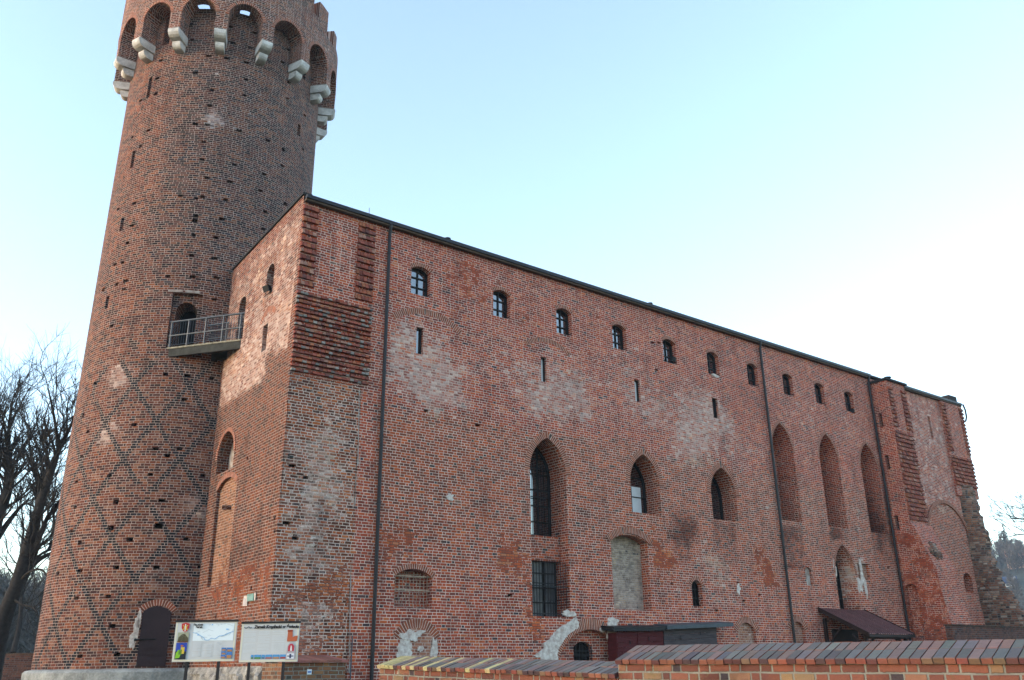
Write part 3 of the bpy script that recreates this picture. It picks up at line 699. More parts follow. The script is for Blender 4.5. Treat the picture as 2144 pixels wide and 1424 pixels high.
# ---- stepped brick rows
STEPC = [(.31, .080, .055), (.35, .090, .056), (.40, .108, .058), (.27, .078, .056), (.42, .14, .068), (.20, .07, .058), (.36, .09, .058), (.44, .22, .16)]
def stepped(mb, u0, u1, z0, z1, P0, du, out, proj=.11, pitch=.25, seed=1, brick=.15, pale=0.0):
    rnd = random.Random(seed); z = z1
    P0 = Vector(P0); du = Vector(du).normalized(); out = Vector(out).normalized()
    while z-pitch >= z0-.01:
        zb = z-pitch; u = u0-brick*.5*rnd.random(); base = proj*rnd.uniform(.85, 1.15)
        while u < u1-.02:
            e = min(u1, u+brick*rnd.uniform(.92, 1.12)); ua = max(u0, u); o = base*rnd.uniform(.8, 1.12); hh = pitch*(.64 if pitch > .2 else .50)+rnd.uniform(-.012, .012)
            if rnd.random() < .03: o *= .4
            c = rnd.choice(STEPC); k = rnd.uniform(.8, 1.15)
            if rnd.random() < pale: c = rnd.choice(((.34, .29, .25), (.28, .25, .23), (.22, .20, .18)))
            mb.col = tuple(q*k*.8 for q in c)
            dz = rnd.uniform(-.008, .008)
            def q(uu, oo, zz): p = P0+du*uu+out*oo; return (p.x, p.y, zz+dz)
            g = .007
            prof = [[(0, zb), (o, zb+.006), (o*.93, zb+hh), (.012, zb+hh+.02), (0, zb+hh+.02)]]
            if pitch > .22: prof = [[(0, zb), (o, zb+.005), (o*.95, zb+hh*.5-.006), (0, zb+hh*.5-.006)], [(0, zb+hh*.5), (o*.72, zb+hh*.5+.004), (o*.66, zb+hh), (.012, zb+hh+.03), (0, zb+hh+.03)]]
            for A in prof:
                k2 = rnd.uniform(.85, 1.15); mb.col = tuple(q_*k*k2*.8 for q_ in c)
                L = [q(ua+g, a, b) for a, b in A]; Rr = [q(e-g, a, b) for a, b in A]
                for i in range(len(A)-1): mb.poly([L[i], Rr[i], Rr[i+1], L[i+1]])
                mb.poly(L[::-1]); mb.poly(Rr)
            u = e
        z -= pitch
sl0 = 0.0; sl1 = hit(668, 440, 1, 0).x; sr0 = hit(750, 480, 1, 0).x; sr1 = hit(785, 500, 1, 0).x
zsplit = hit(700, 625, 1, 0).z; zlow = hit(680, 795, 1, 0).z
def stain_p(co):
    o = stain_s(co); o[1] = min(1, o[1]*.8); 
    if co.z > zsplit: o[2] = min(1, o[2]+.22)
    else: o[0] = min(1, o[0]+.22); o[1] = min(1, o[1]+.12)
    return o
mb = MB()
stepped(mb, sl0, sl1, zsplit, EAVE-.1, (0, 0, 0), (1, 0, 0), (0, -1, 0), seed=3)
stepped(mb, sr0, sr1, zsplit, EAVE-.1, (0, 0, 0), (1, 0, 0), (0, -1, 0), seed=4)
stepped(mb, sl0, sr1, zlow, zsplit, (0, 0, 0), (1, 0, 0), (0, -1, 0), seed=5, pitch=.168, proj=.12, pale=.16)
mb.build('stepped_brickwork', 'coping', castle)

# ---- end wall (x = 0)
def ey(x, y): p = hit(x, y, 0, 0); return -p.y, p.z
def erect(xl, xr, yt, yb):
    a = hit(xl, (yt+yb)/2, 0, 0).y; b = hit(xr, (yt+yb)/2, 0, 0).y
    return -a, -b, hit((xl+xr)/2, yb, 0, 0).z, hit((xl+xr)/2, yt, 0, 0).z
DEP = 7.03; TOPC = 16.42+EYE; TOPB = 15.95+EYE
eh = []; er = Each('brick_arch', 'vous', castle)
s0, s1, z0, za = erect(558.5, 573, 560, 602); za += .1; l = opening(s0, s1, z0, za-.3, za); eh.append(dict(loop=l, depth=.6, back=1)); Q1 = (s0, s1, z0, za)
s0, s1, z0, za = erect(499, 512, 625, 700); z0 = 12.25+EYE; l = opening(s0, s1, z0, za-.3, za); eh.append(dict(loop=l, depth=.5, back=1))
s0, s1, z0, za = erect(549.5, 558.5, 682, 733); l = opening(s0, s1, z0, za, za); eh.append(dict(loop=l, depth=.4, back=2))
er(ring, s0-.2, s1+.55, za+.15, za+.45, .22, EX)
s0, s1, z0, za = erect(457, 490, 906, 985); l = opening(s0, s1, z0, za-.95, za, True); eh.append(dict(loop=l, depth=.45, back=2)); er(ring, s0, s1, za-.95, za, .16, EX, pointed=True, proud=.03)
s0, s1, z0, za = erect(447, 487, 1005, 1200); s0 = max(s0, -DEP+.15); z0 = hit(470, 1222, 0, 0).z; l = opening(s0, s1, z0, za-.35, za); eh.append(dict(loop=l, depth=.12, back=3)); er(ring, s0, s1, za-.35, za, .2, EX, proud=.02)
for x, y in [(518, 960), (466, 1063), (476, 1063), (604, 955), (575, 1085), (575, 1112), (526, 1232), (452, 1292)]:
    c, cz_ = ey(x, y); eh.append(dict(loop=opening(c-.07, c+.07, cz_-.06, cz_+.08, cz_+.08), depth=.15, back=4))
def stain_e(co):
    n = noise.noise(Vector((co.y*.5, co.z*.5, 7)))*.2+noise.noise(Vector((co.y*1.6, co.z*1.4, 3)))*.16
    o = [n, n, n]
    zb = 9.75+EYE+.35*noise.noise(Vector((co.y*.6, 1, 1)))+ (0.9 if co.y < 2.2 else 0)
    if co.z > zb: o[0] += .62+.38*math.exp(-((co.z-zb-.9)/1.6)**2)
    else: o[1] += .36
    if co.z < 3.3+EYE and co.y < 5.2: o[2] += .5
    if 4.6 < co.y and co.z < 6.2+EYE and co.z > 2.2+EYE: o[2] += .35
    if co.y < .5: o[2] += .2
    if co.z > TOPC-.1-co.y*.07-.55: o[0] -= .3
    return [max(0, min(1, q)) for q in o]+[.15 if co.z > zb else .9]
mb = MB()
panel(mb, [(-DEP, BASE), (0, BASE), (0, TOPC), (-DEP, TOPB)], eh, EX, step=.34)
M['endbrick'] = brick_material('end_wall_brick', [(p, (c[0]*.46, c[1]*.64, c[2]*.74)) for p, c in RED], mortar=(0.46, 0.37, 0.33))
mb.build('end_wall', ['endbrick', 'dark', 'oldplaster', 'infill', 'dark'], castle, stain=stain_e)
# rear and far walls
mb = MB()
mb.poly([(XE, DEP, BASE), (0, DEP, BASE), (0, DEP, TOPB), (XE, DEP, TOPB)])
mb.poly([(XE, 0, BASE), (XE, DEP, BASE), (XE, DEP, TOPB), (XE, 0, EAVE)])
mb.build('rear_wall', 'brick', castle, stain=lambda c: (.2, .2, .1))
# ---- roof, gutter, downpipes
mb = MB()
mb.hexa([(.06, -.10, EAVE+.10), (XE-.05, -.10, EAVE+.10), (XE-.05, DEP-.05, TOPB-.12), (.06, DEP-.05, TOPB-.12), (.06, -.10, EAVE+.22), (XE-.05, -.10, EAVE+.22), (XE-.05, DEP-.05, TOPB-.02), (.06, DEP-.05, TOPB-.02)])
mb.hexa([(-.07, -.06, EAVE+.225), (.30, -.06, EAVE+.225), (.30, DEP, TOPB), (-.07, DEP, TOPB), (-.07, -.06, TOPC+.02), (.30, -.06, TOPC+.02), (.30, DEP, TOPB+.07), (-.07, DEP, TOPB+.07)])
roof = mb.build('roof', 'metal', castle)
mb = MB()
mb.box((.02, -.26, EAVE+.03), (36.6, -.105, EAVE+.17)); mb.build('gutter', 'pipe', castle); mb = MB(); mb.box((38.75, -.26, EAVE+.03), (XE+.1, -.105, EAVE+.17))
mb.build('gutter', 'pipe', castle)
mb = MB()
mb.box((.02, -.20, EAVE-.05), (36.6, .02, EAVE+.025)); mb.build('eaves_board', 'soffit', castle); mb = MB(); mb.box((38.75, -.20, EAVE-.05), (XE+.1, .02, EAVE+.025))
mb.build('eaves_board', 'soffit', castle)
for x in (3.55, 26.15, 36.42):
    mb = MB(); mb.tube([(x, -.2, EAVE+.05), (x, -.19, EAVE-.12), (x, -.13, EAVE-.35), (x, -.13, BASE+.3)], .065, 10)
    z = EAVE-1.2
    while z > 0: mb.tube([(x, -.13, z), (x, -.13, z+.05)], .082, 10); z -= 2.4
    d = mb.build('downpipe', 'pipe', castle, smooth=False)
for x, y in ((937, 504), (1361, 639)):
    p = hit(x, y, 1, .4); mb = MB(); mb.tube([(p.x, .4, EAVE+.1), (p.x, .4, p.z+.06)], .11, 10); mb.tube([(p.x, .4, p.z+.06), (p.x, .4, p.z+.10)], .14, 10); mb.build('roof_vent', 'metal', castle)
mb = MB(); p = hit(770, 453, 1, 0); mb.tube([(p.x, -.1, EAVE+.1), (p.x, -.1, EAVE+.5)], .012, 5); mb.build('lightning_rod', 'rail', castle); mb = MB(); p = hit(735, 1390, 1, -.06); mb.tube([(p.x, -.06, BASE), (p.x, -.06, EYE+1.0)], .022, 6); mb.build('earthing_pipe', 'rail', castle)

# ---- projecting pier at the far end
PX0, PX1, PY = 36.65, 38.62, -1.10; PZ = 15.70+EYE
pz = 7.35+EYE     # where the pier turns into the broken spur
def stain_b(co):
    n = noise.noise(Vector((co.x*.7+co.y*.6, co.z*.5, 11)))*.25
    return [max(0, min(1, .12+n)), max(0, min(1, .16-n)), max(0, min(1, (.25 if co.z < pz else .1)+n))]
ph = []
for x, y in ((1844, 880), (1858, 968), (1878, 1095)):
    p = hit(x, y, 0, PX0); ph.append(dict(loop=opening(-p.y-.11, -p.y+.11, p.z-.42, p.z+.42, p.z+.42), depth=.3, back=1))
ah = dict(loop=opening(.14, .92, BASE+.1, hit(1910, 1225, 0, PX0).z-.25, hit(1910, 1222, 0, PX0).z), depth=.35, back=0)
mb = MB()
EXP = lambda s, t, d: Vector((PX0+d, -s, t))
spurline = [(hit(x, y, 0, PX0).y, hit(x, y, 0, PX0).z) for x, y in ((1912, 1100), (1938, 1150), (1960, 1190), (1972, 1240), (1985, 1285), (1998, 1330), (2003, 1352))]
out = [(0.0, BASE), (0.0, PZ), (1.1, PZ), (1.1, pz)]+[(-a, b) for a, b in spurline if b < pz-.05 and -a > 1.1]
out += [(out[-1][0]+.15, BASE)]
panel(mb, out, ph+[ah], EXP, step=.34)
mb.build('pier_side', ['brick', 'dark'], castle, stain=lambda c: stain_b(c) if c.z > pz-.6 else [max(0, .15+.5*noise.noise(c*1.1)), max(0, .25+.5*noise.noise(c*.8)), max(0, min(1, .6+.5*noise.noise(c*.9+Vector((0, 7, 0)))))])
mb = MB()
FXP = lambda s, t, d: Vector((s, PY+d, t))
panel(mb, [(PX0, pz), (PX1, pz), (PX1, PZ), (PX0, PZ)], [], FXP, step=.34)
panel(mb, [(0, BASE), (1.1, BASE), (1.1, PZ), (0, PZ)], [], lambda s, t, d: Vector((PX1-d, PY+s, t)), step=.5)
mb.build('pier_front', 'brick', castle, stain=stain_b)
# sloping broken front of the spur
mb = MB()
prev = (1.1, pz)
for a, b in out[4:]:
    mb.poly([(PX0, -a, b), (PX1+.3, -a, b), (PX1+.1, -prev[0], prev[1]), (PX0, -prev[0], prev[1])]); mb.poly([(PX1+.3, 0, b), (PX1+.1, 0, prev[1]), (PX1+.1, -prev[0], prev[1]), (PX1+.3, -a, b)]); prev = (a, b)
mb.build('spur_face', 'brick', castle, stain=lambda c: [0.1, .2+.3*noise.noise(c), .35])
mb = MB()
zs = PZ-.25; bands = hit(1902, 905, 1, PY).z
stepped(mb, 0.02, .5, bands, PZ-.3, (PX0, PY, 0), (1, 0, 0), (0, -1, 0), seed=13)
stepped(mb, 1.45, PX1-PX0, bands, PZ-.3, (PX0, PY, 0), (1, 0, 0), (0, -1, 0), seed=14)
stepped(mb, 0.02, PX1-PX0, pz+.1, bands, (PX0, PY, 0), (1, 0, 0), (0, -1, 0), seed=15)
CX0 = hit(1985, 930, 1, -.14).x; CX1 = XE+.12; CY = -.14
cb = hit(2010, 955, 1, CY).z; ce = hit(2015, 1020, 1, CY).z
stepped(mb, 0.0, .5, cb, EAVE-.15, (CX0, CY, 0), (1, 0, 0), (0, -1, 0), seed=16)
stepped(mb, CX1-CX0-.45, CX1-CX0, cb, EAVE-.15, (CX0, CY, 0), (1, 0, 0), (0, -1, 0), seed=17)
stepped(mb, 0.0, CX1-CX0, ce, cb, (CX0, CY, 0), (1, 0, 0), (0, -1, 0), seed=18)
mb.build('stepped_brickwork', 'coping', castle)
mb = MB(); mb.box((PX0-.12, PY-.14, PZ+.004), (PX1+.16, .35, PZ+.12)); mb.box((PX0-.02, PY-.02, PZ+.12), (PX1+.02, .6, PZ+.17)); 
p = hit(1858, 792, 1, -.6); mb.tube([(p.x, -.6, PZ+.1), (p.x, -.6, p.z)], .10, 8); mb.tube([(p.x, -.6, p.z), (p.x, -.6, p.z+.06)], .22, 8)
mb.build('pier_cap', 'metal', castle)
mb = MB(); mb.box((CX0, CY, ce-.6), (CX1, .02, EAVE-.03)); mb.build('corner_pier', 'brick', castle, stain=lambda c: (.3, .15, .15))
mb = MB(); mb.tube([(XE+.10, -.3, EAVE+.1), (XE+.22, -.33, EAVE-.3), (XE+.20, -.33, EAVE-.8), (XE+.02, -.30, EAVE-1.1)], .055, 8); mb.build('downpipe', 'pipe', castle)
mb = MB(); mb.box((XE-1.2, -.1, EAVE+.23), (XE-.2, .5, EAVE+.6)); mb.build('roof_vent', 'metal', castle)
# big relieving half arch on the far wall
mb = MB(); a0 = uz(1940, 1062); a1 = uz(2028, 1165)
ring(mb, a0[0]-.2, a1[0]+.3, a1[1]-.3, uz(1962, 1052)[1], .22, FX, proud=.09)
mb.build('brick_arch', 'vous', castle)
# ruined rubble core flaring out at the far corner
def rubble(name, rows, seed, n=14):
    mb = MB(); grid = []
    for (z, xl, xr, yo) in rows:
        ring_ = []
        for k in range(n+1):
            q = k/n; x = xl+(xr-xl)*q
            ring_.append(Vector((x, .25-(yo+.25)*max(0, math.sin(math.pi*(.0+.93*q)))**.8, z)))
        grid.append(ring_)
    fine = []
    for i in range(len(grid)-1):
        m_ = max(2, int((grid[i][0].z-grid[i+1][0].z)/.16))
        for j in range(m_):
            t = j/m_; fine.append([a.lerp(b, t) for a, b in zip(grid[i], grid[i+1])])
    fine.append(grid[-1])
    for r in fine:
        for p in r:
            nv = noise.noise(Vector((p.x*1.9, p.y*1.9, p.z*2.6+seed)))*.22+noise.noise(Vector((p.x*5, p.y*5, p.z*7)))*.10
            p.y -= nv; p.x += nv*.6
    i0 = len(mb.v)
    for r in fine: mb.v += r
    for i in range(len(fine)-1):
        for k in range(n):
            a = i0+i*(n+1)+k
            mb.f.append((a+n+1, a+n+2, a+1, a)); mb.uv.append(None); mb.mi.append(0); mb.tint.append((.5, .5, .5))
    return mb.build(name, 'rubble', castle, stain=lambda c: [max(0, .2+.5*noise.noise(c*.9)), max(0, .25+.6*noise.noise(c*.6+Vector((4, 0, 0)))), max(0, .2+.5*noise.noise(c*.7+Vector((0, 9, 0))))])
rows = []
for yy, xl, xr, yo in ((1015, 1998, 2037, .45), (1060, 2006, 2047, .7), (1130, 2020, 2062, .9), (1200, 2034, 2082, 1.2), (1240, 2042, 2098, 1.6), (1275, 2050, 2118, 2.0), (1300, 2056, 2140, 2.5), (1318, 2060, 2150, 2.8), (1400, 2070, 2165, 3.0)):
    p = hit(xl, yy, 1, 0); q = hit(xr, yy, 1, -yo*.6); rows.append((p.z, p.x+.30, q.x+.2, yo))
rubble('rubble_buttress', rows, 3)
mb = MB()
for r in rows:
    pass
# the lump of core masonry on the spur
rnd = random.Random(8)
p = hit(1962, 1165, 1, -2.0)
bm_ = bmesh.new(); bmesh.ops.create_icosphere(bm_, subdivisions=4, radius=1)
mb = MB()
for v in bm_.verts:
    c = v.co; k = 1+.35*noise.noise(c*1.8)+.18*noise.noise(c*5); v.co = Vector((p.x+.25+c.x*.62*k, p.y+.62+c.y*.6*k, p.z+.1+c.z*.75*k))
mb.v = [v.co.copy() for v in bm_.verts]; mb.f = [tuple(v.index for v in f.verts) for f in bm_.faces]; k = len(mb.f); mb.uv = [None]*k; mb.mi = [0]*k; mb.tint = [(.5, .5, .5)]*k; bm_.free()
mb.build('spur_core', 'rubble', castle, stain=lambda c: [.3, .4, .1])
# field stone footing of the end wall
mb = MB()
def EXF(s_, t, d):
    e = min(1, max(0, (EYE+.12-t)/.2)); q = Vector((0, s_*2.6, t*2.9))
    cell = noise.cell(q)*.10; return Vector((-.03-e*(.10+.10*noise.noise(q)+.05*noise.noise(q*3)+cell*.6), -s_, t))
panel(mb, [(-DEP, BASE), (-.06, BASE), (-.06, EYE+.10)]+[(-.06-i*.33, EYE+.10+.06*noise.noise(Vector((i*1.3, 2, 2)))) for i in range(1, 20)]+[(-DEP, EYE+.08)], [], EXF, step=.07)
mb.build('stone_footing', 'fieldstone', castle)
rehang(castle)

# ================================================================== ROUND TOWER
tower = tag(empty('castle_tower', (TC.x, TC.y, 0.7)), 'tall round brick tower with black diamond pattern and stone corbels under its gallery', 'tower')
def TX(s, t, d): a = s/TR; return Vector((TC.x+(TR-d)*math.cos(a), TC.y+(TR-d)*math.sin(a), t))
th_ = []
PUT = [((200, 0), 3.956, [(785, 208), (1115, 220), (1318, 270), (1600, 412), (505, 273), (798, 333), (1140, 355), (1283, 395), (1418, 450), (540, 503), (937, 463), (1087, 483), (1250, 518), (1550, 518), (825, 600), (1250, 660), (1600, 685), (962, 745), (1235, 790), (1588, 818), (945, 873), (825, 1028), (925, 1034), (1190, 1085), (435, 1080), (895, 1177), (1430, 1165), (880, 1320), (1150, 1365), (1550, 1375), (1735, 960), (510, 648), (375, 832), (497, 778), (305, 1135), (370, 1215), (1555, 1240), (1720, 1240)]),
       ((150, 340), 3.096, [(1055, 15), (1365, 22), (877, 100), (1025, 125), (1250, 75), (705, 215), (805, 232), (847, 222), (997, 243), (1225, 183), (405, 265), (300, 305), (1385, 270), (1255, 320), (803, 348), (797, 378), (975, 367), (1243, 435), (790, 472), (935, 487), (360, 522), (777, 603), (925, 620), (330, 650), (280, 662), (622, 738), (783, 740), (940, 747), (348, 770), (292, 790), (338, 822), (205, 825), (925, 888), (257, 1060), (607, 1373), (750, 1382), (910, 1397), (390, 410)]),
       ((60, 700), 3.56, [(1160, 485), (945, 853), (1125, 853), (905, 1045), (600, 1055), (1300, 1050), (650, 1250), (990, 1238), (495, 365), (785, 675), (1033, 903), (355, 1100), (345, 1290), (395, 910), (405, 605), (440, 725)]),
       ((0, 1060), 3.063, [(710, 140), (1015, 128), (455, 160), (510, 235), (832, 213), (1193, 210), (372, 430), (513, 412), (745, 392), (1003, 390), (1290, 388), (488, 590), (693, 578), (718, 768), (513, 962), (752, 950)])]
rnd = random.Random(2)
for o0, k, l in PUT:
    for x, y in l:
        q = tower_hit(o0[0]+x/k, o0[1]+y/k)
        if not q: continue
        a = rnd.uniform(.10, .135); b = rnd.uniform(.055, .075)
        if y == 128 or y == 140: a *= 1.25; b *= 1.5
        s = q[0]*TR; th_.append(dict(loop=[(s-a, q[1]-b), (s+a*rnd.uniform(.8, 1), q[1]-b*rnd.uniform(.9, 1.1)), (s+a, q[1]+b), (s-a*rnd.uniform(.8, 1), q[1]+b*rnd.uniform(.9, 1.2))], depth=.22, back=1))
for x, yt, yb in ((313, 163, 203), (278, 318, 350), (255, 457, 483), (224, 621, 646), (351, 38, 92), (626, 260, 285), (637, 150, 167)):
    a = tower_hit(x, yt); b = tower_hit(x, yb); s = (a[0]+b[0])/2*TR; wd = .11 if x != 351 else .2
    th_.append(dict(loop=[(s-wd, b[1]), (s+wd, b[1]), (s+wd, a[1]), (s-wd, a[1])], depth=.45, back=1))
a = tower_hit(353, 680); b = tower_hit(418, 680); zt = tower_hit(385, 613)[1]; zb = 12.22+EYE
s0, s1 = a[0]*TR, b[0]*TR; i0 = tower_hit(361, 680)[0]*TR; i1 = tower_hit(409, 680)[0]*TR; zi = tower_hit(385, 629)[1]
inner = opening(i0, i1, zb+.02, zi-.4, zi)
th_.append(dict(loop=[(s0, zb), (s1, zb), (s1, zt), (s0, zt)], depth=.22, back=0, sub=[dict(loop=inner, depth=1.0, back=1)]))
PAT = [((445, 248), .6, 1.3), ((447, 152), .4, .8), ((340, 157), .3, .6), ((247, 790), .75, 1.2), ((228, 908), .7, 1.2), ((412, 1068), .75, 1.2), ((225, 470), 1, .2), ((300, 500), 1.5, .15), ((540, 250), 2, .18), ((320, 1215), .7, .45)]
TPT = [(*tower_hit(*p), r, a) for p, r, a in PAT]
def stain_glow_t(co):
    az = math.atan2(co.y-TC.y, co.x-TC.x) % (2*math.pi)
    o = [0, 0, 0]; n = noise.noise(co*.45)*.22+noise.noise(co*1.3)*.16
    for a, z, r, k in TPT:
        d = (((az-a)*TR)**2+(co.z-z)**2)/(r*r)
        if d < 4: o[0] += k*math.exp(-d*1.4)
    d = math.degrees(az)
    if d < 222: o[2] += .30*min(1, max(0, (222-d)/20))*(1 if co.z > 18 else .35)  # warm low-sky glow on the upper left, put into the brick colour
    if co.z < 2.6+EYE: o[1] += .25
    o[1] += .12
    return [max(0, min(1, q+n)) for q in o]
mb = MB(); TOPZ = 29.27+EYE
sa, sb = R_(150)*TR, R_(345)*TR
panel(mb, [(sa+(sb-sa)*i/60, BASE) for i in range(61)]+[(sb-(sb-sa)*i/60, TOPZ) for i in range(61)], th_, TX, step=.36, uvf=lambda s, t: (s, t))
sc_, se = R_(-15)*TR, R_(150)*TR
panel(mb, [(sc_+(se-sc_)*i/40, BASE) for i in range(41)]+[(se-(se-sc_)*i/40, TOPZ) for i in range(41)], [], TX, step=1.2, uvf=lambda s, t: (s, t))
mb.build('shaft_wall', ['tower', 'dark'], tower, stain=stain_glow_t)
# gallery on corbels
NC = 16; step_a = 2*math.pi/NC; a0 = R_(246.5)
zp, zs_, za_ = 27.55+EYE, 28.45+EYE, 29.2+EYE
def TX2(s, t, d): a = s/TR2; r = TR2-d; return Vector((TC.x+r*math.cos(a), TC.y+r*math.sin(a), t))
def topz(deg):
    deg %= 360
    if 296 < deg < 299.5: return 30.75+EYE
    if 299.5 <= deg < 309: return 31.75+EYE
    if 309 <= deg < 318: return 30.3+EYE
    if 318 <= deg < 324: return 31.3+EYE
    if 324 <= deg or deg < 60: return 30.6+EYE
    return 33.2+EYE
bot = []; hw = .28
for k in range(NC):
    sk = (a0-step_a*9+step_a*k)*TR2; nx_ = sk+step_a*TR2
    bot += [(sk-hw, zp), (sk, zp), (sk+hw, zp)]
    ar = arch_pts(sk+hw, nx_-hw, zs_, za_, 12); bot += ar[::-1]
s_end = bot[0][0]+2*math.pi*TR2
bot.append((s_end, zp))
s_beg = bot[0][0]; top = []; nn = 240
for i in range(nn+1):
    s = s_end-(s_end-s_beg)*i/nn; dgr = math.degrees(s/TR2); z = topz(dgr)
    if top and abs(top[-1][1]-z) > .05: top.append((s+.001, top[-1][1]))
    top.append((s, z+.04*noise.noise(Vector((s*2, 1, 1)))))
mb = MB()
panel(mb, bot+top, [], TX2, step=.36, uvf=lambda s, t: (s, t))
for p, q in zip(bot, bot[1:]):
    md = math.degrees((p[0]+q[0])/2/TR2) % 360; gap = p[1] > za_-.06 and q[1] > za_-.06 and (232 < md < 239.5 or 254.5 < md < 260)
    fl = abs(p[1]-q[1]) < abs(p[0]-q[0])
    uu = [(p[0], p[1]), (q[0], q[1]), (q[0], q[1]+.8), (p[0], p[1]+.8)] if fl else [(p[0], p[1]), (q[0], q[1]), (q[0]+.8, q[1]), (p[0]+.8, p[1])]
    sh = (TR2-TR-.02) if not gap else .46
    mb.poly([TX2(*p, 0), TX2(*q, 0), TX2(q[0], q[1], sh), TX2(p[0], p[1], sh)], uu)
for p, q in zip(top, top[1:]):
    mb.poly([TX2(*p, 0), TX2(*q, 0), TX2(*q, .45), TX2(*p, .45)], [(p[0], 0), (q[0], 0), (q[0], .45), (p[0], .45)])
    mb.poly([TX2(*q, .45), TX2(*p, .45), TX2(p[0], 29.4+EYE, .45), TX2(q[0], 29.4+EYE, .45)], [q, p, (p[0], 29.4), (q[0], 29.4)])
mb.build('gallery', 'gallery', tower, stain=lambda c: [max(0, .12+.3*noise.noise(c*.6)), max(0, .12+.3*noise.noise(c*.5+Vector((5, 0, 0)))), .18])
# voussoir rims of the gallery arches
tr_ = Each('brick_arch', 'vous', tower)
for k in range(NC):
    sk = (a0-step_a*9+step_a*k)*TR2; tr_(ring, sk+hw, sk+step_a*TR2-hw, zs_, za_, .15, TX2, proud=.012, thick=.04)
for k in range(NC):
    a = a0+step_a*(k-8); er_ = Vector((math.cos(a), math.sin(a), 0)); et = Vector((-math.sin(a), math.cos(a), 0)); mb = MB(); rnd = random.Random(k)
    def block(r0, r1, z0, z1, hw_):
        rr = (z1-z0)*.72; P = [(r0, z0), (r1-rr, z0)]+[(r1-rr+rr*math.sin(q), z0+rr-rr*math.cos(q)) for q in (R_(22), R_(45), R_(68), R_(90))]+[(r1, z1-.04), (r1-.05, z1), (r0, z1)]
        pts = [Vector((TC.x, TC.y, 0))+er_*r+et*(-hw_)+Vector((0, 0, z)) for r, z in P]
        mb.extrude_poly(pts, et*(2*hw_))
    j = rnd.uniform(-.02, .02)
    block(TR-.1, TR2+.05+j, 27.13+EYE, zp-.003, .26); block(TR-.1, TR+.50+j, 26.74+EYE, 27.09+EYE, .195)
    mb.build('corbel', 'white', tower)
# stone plinth and doors
mb = MB(); n = 72
PR = [(TR-.2, BASE), (TR+.30, BASE), (TR+.28, EYE-.02), (TR+.20, EYE+.06), (TR-.02, EYE+.10)]
for i in range(n):
    a, b = 2*math.pi*i/n, 2*math.pi*(i+1)/n
    for (r, z), (r2, z2) in zip(PR, PR[1:]):
        mb.poly([(TC.x+r*math.cos(a), TC.y+r*math.sin(a), z), (TC.x+r*math.cos(b), TC.y+r*math.sin(b), z), (TC.x+r2*math.cos(b), TC.y+r2*math.sin(b), z2), (TC.x+r2*math.cos(a), TC.y+r2*math.sin(a), z2)])
mb.build('stone_plinth', 'plinth', tower)
def DX(s, t, d):   # flat frame tangent to the tower at the foot door
    a = R_(250.3); e = Vector((math.cos(a), math.sin(a), 0)); q = Vector((-math.sin(a), math.cos(a), 0))
    return TC+e*(TR+.035-d)+q*s+Vector((0, 0, t))
mb = MB(); dl = opening(-.49, .49, .16+EYE, 1.98+EYE, 2.22+EYE); mb.extrude_poly([DX(*p, 0) for p in dl][::-1], DX(0, 0, .14)-DX(0, 0, 0))
door = mb.build('steel_door', 'door', tower)
for t in (.55, 1.75): mb = MB(); P = [DX(s, EYE+t+dz, d) for s, dz, d in ((-.47, 0, .005), (.47, 0, .005), (.47, 0, -.012), (-.47, 0, -.012), (-.47, .035, .005), (.47, .035, .005), (.47, .035, -.012), (-.47, .035, -.012))]; mb.hexa(P); mb.build('door_rib', 'door', door)
mb = MB(); mb.tube([DX(-.62, EYE+1.06, -.03), DX(-.2, EYE+1.08, -.03), DX(.05, EYE+1.09, -.03)], .026, 6); mb.tube([DX(-.62, EYE+1.06, .05), DX(-.62, EYE+1.06, -.05)], .05, 8); mb.build('bolt_bar', 'iron', door)
mb = MB(); ring(mb, -.52, .52, 1.98+EYE, 2.25+EYE, .22, DX, proud=-.03, thick=.12, leg=0)
mb.build('brick_arch', 'vous', tower)
tp_ = Each('plaster_patch', 'plaster', tower)
for (cx_, cz_, rx, rz, sd) in ((-.64, 1.35, .10, .45, 1), (-.72, 1.0, .14, .25, 2), (-.60, 1.75, .08, .3, 3)): tp_(patch, cx_, EYE+cz_, rx, rz, lambda s, t, d: DX(s, t, d+.0), sd, proud=.02)
# surround of the upper door: stone lintel
for xa, xb, yy in ((353, 383, 606), (388, 418, 610)):
    mb = MB(); a = tower_hit(xa, yy); b = tower_hit(xb, yy); P = [(a[0]*TR, zt+.01), (b[0]*TR, zt+.01), (b[0]*TR, zt+.12), (a[0]*TR, zt+.12)]
    mb.extrude_poly([TX(*p, -.03) for p in P], TX(P[0][0], 0, .1)-TX(P[0][0], 0, -.03))
    mb.build('stone_lintel', 'oldplaster', tower)
rehang(tower)

# ================================================================== FOOTBRIDGE
br = tag(empty('footbridge', (-1.2, 6.6, 12.2+EYE)), 'short steel footbridge with bar railing between the round tower door and the castle end wall', 'footbridge')
zb = 12.22+EYE
A = Vector((-.03, 5.12, zb)); aL = tower_hit(345, 735)[0]; B = Vector((-2.18, 7.93, zb)); dv = (B-A).normalized(); nv_ = Vector((-dv.y, dv.x, 0))
if nv_.y < 0: nv_ = -nv_
nv_ = Vector((dv.y, -dv.x, 0)) if Vector((dv.y, -dv.x, 0)).y > 0 else Vector((-dv.y, dv.x, 0))
A2 = Vector((-.03, 6.55, zb)); B2 = Vector((-1.20, 8.0, zb))
def slab(mb, P, z0, z1): mb.hexa([(p.x, p.y, z0) for p in P]+[(p.x, p.y, z1) for p in P])
Bq = B+nv_*.25
mb = MB(); slab(mb, [A, A2, A2.lerp(B2, 1.0), B], zb-.035, zb+.03); mb.build('deck', 'decking', br)
mb = MB()
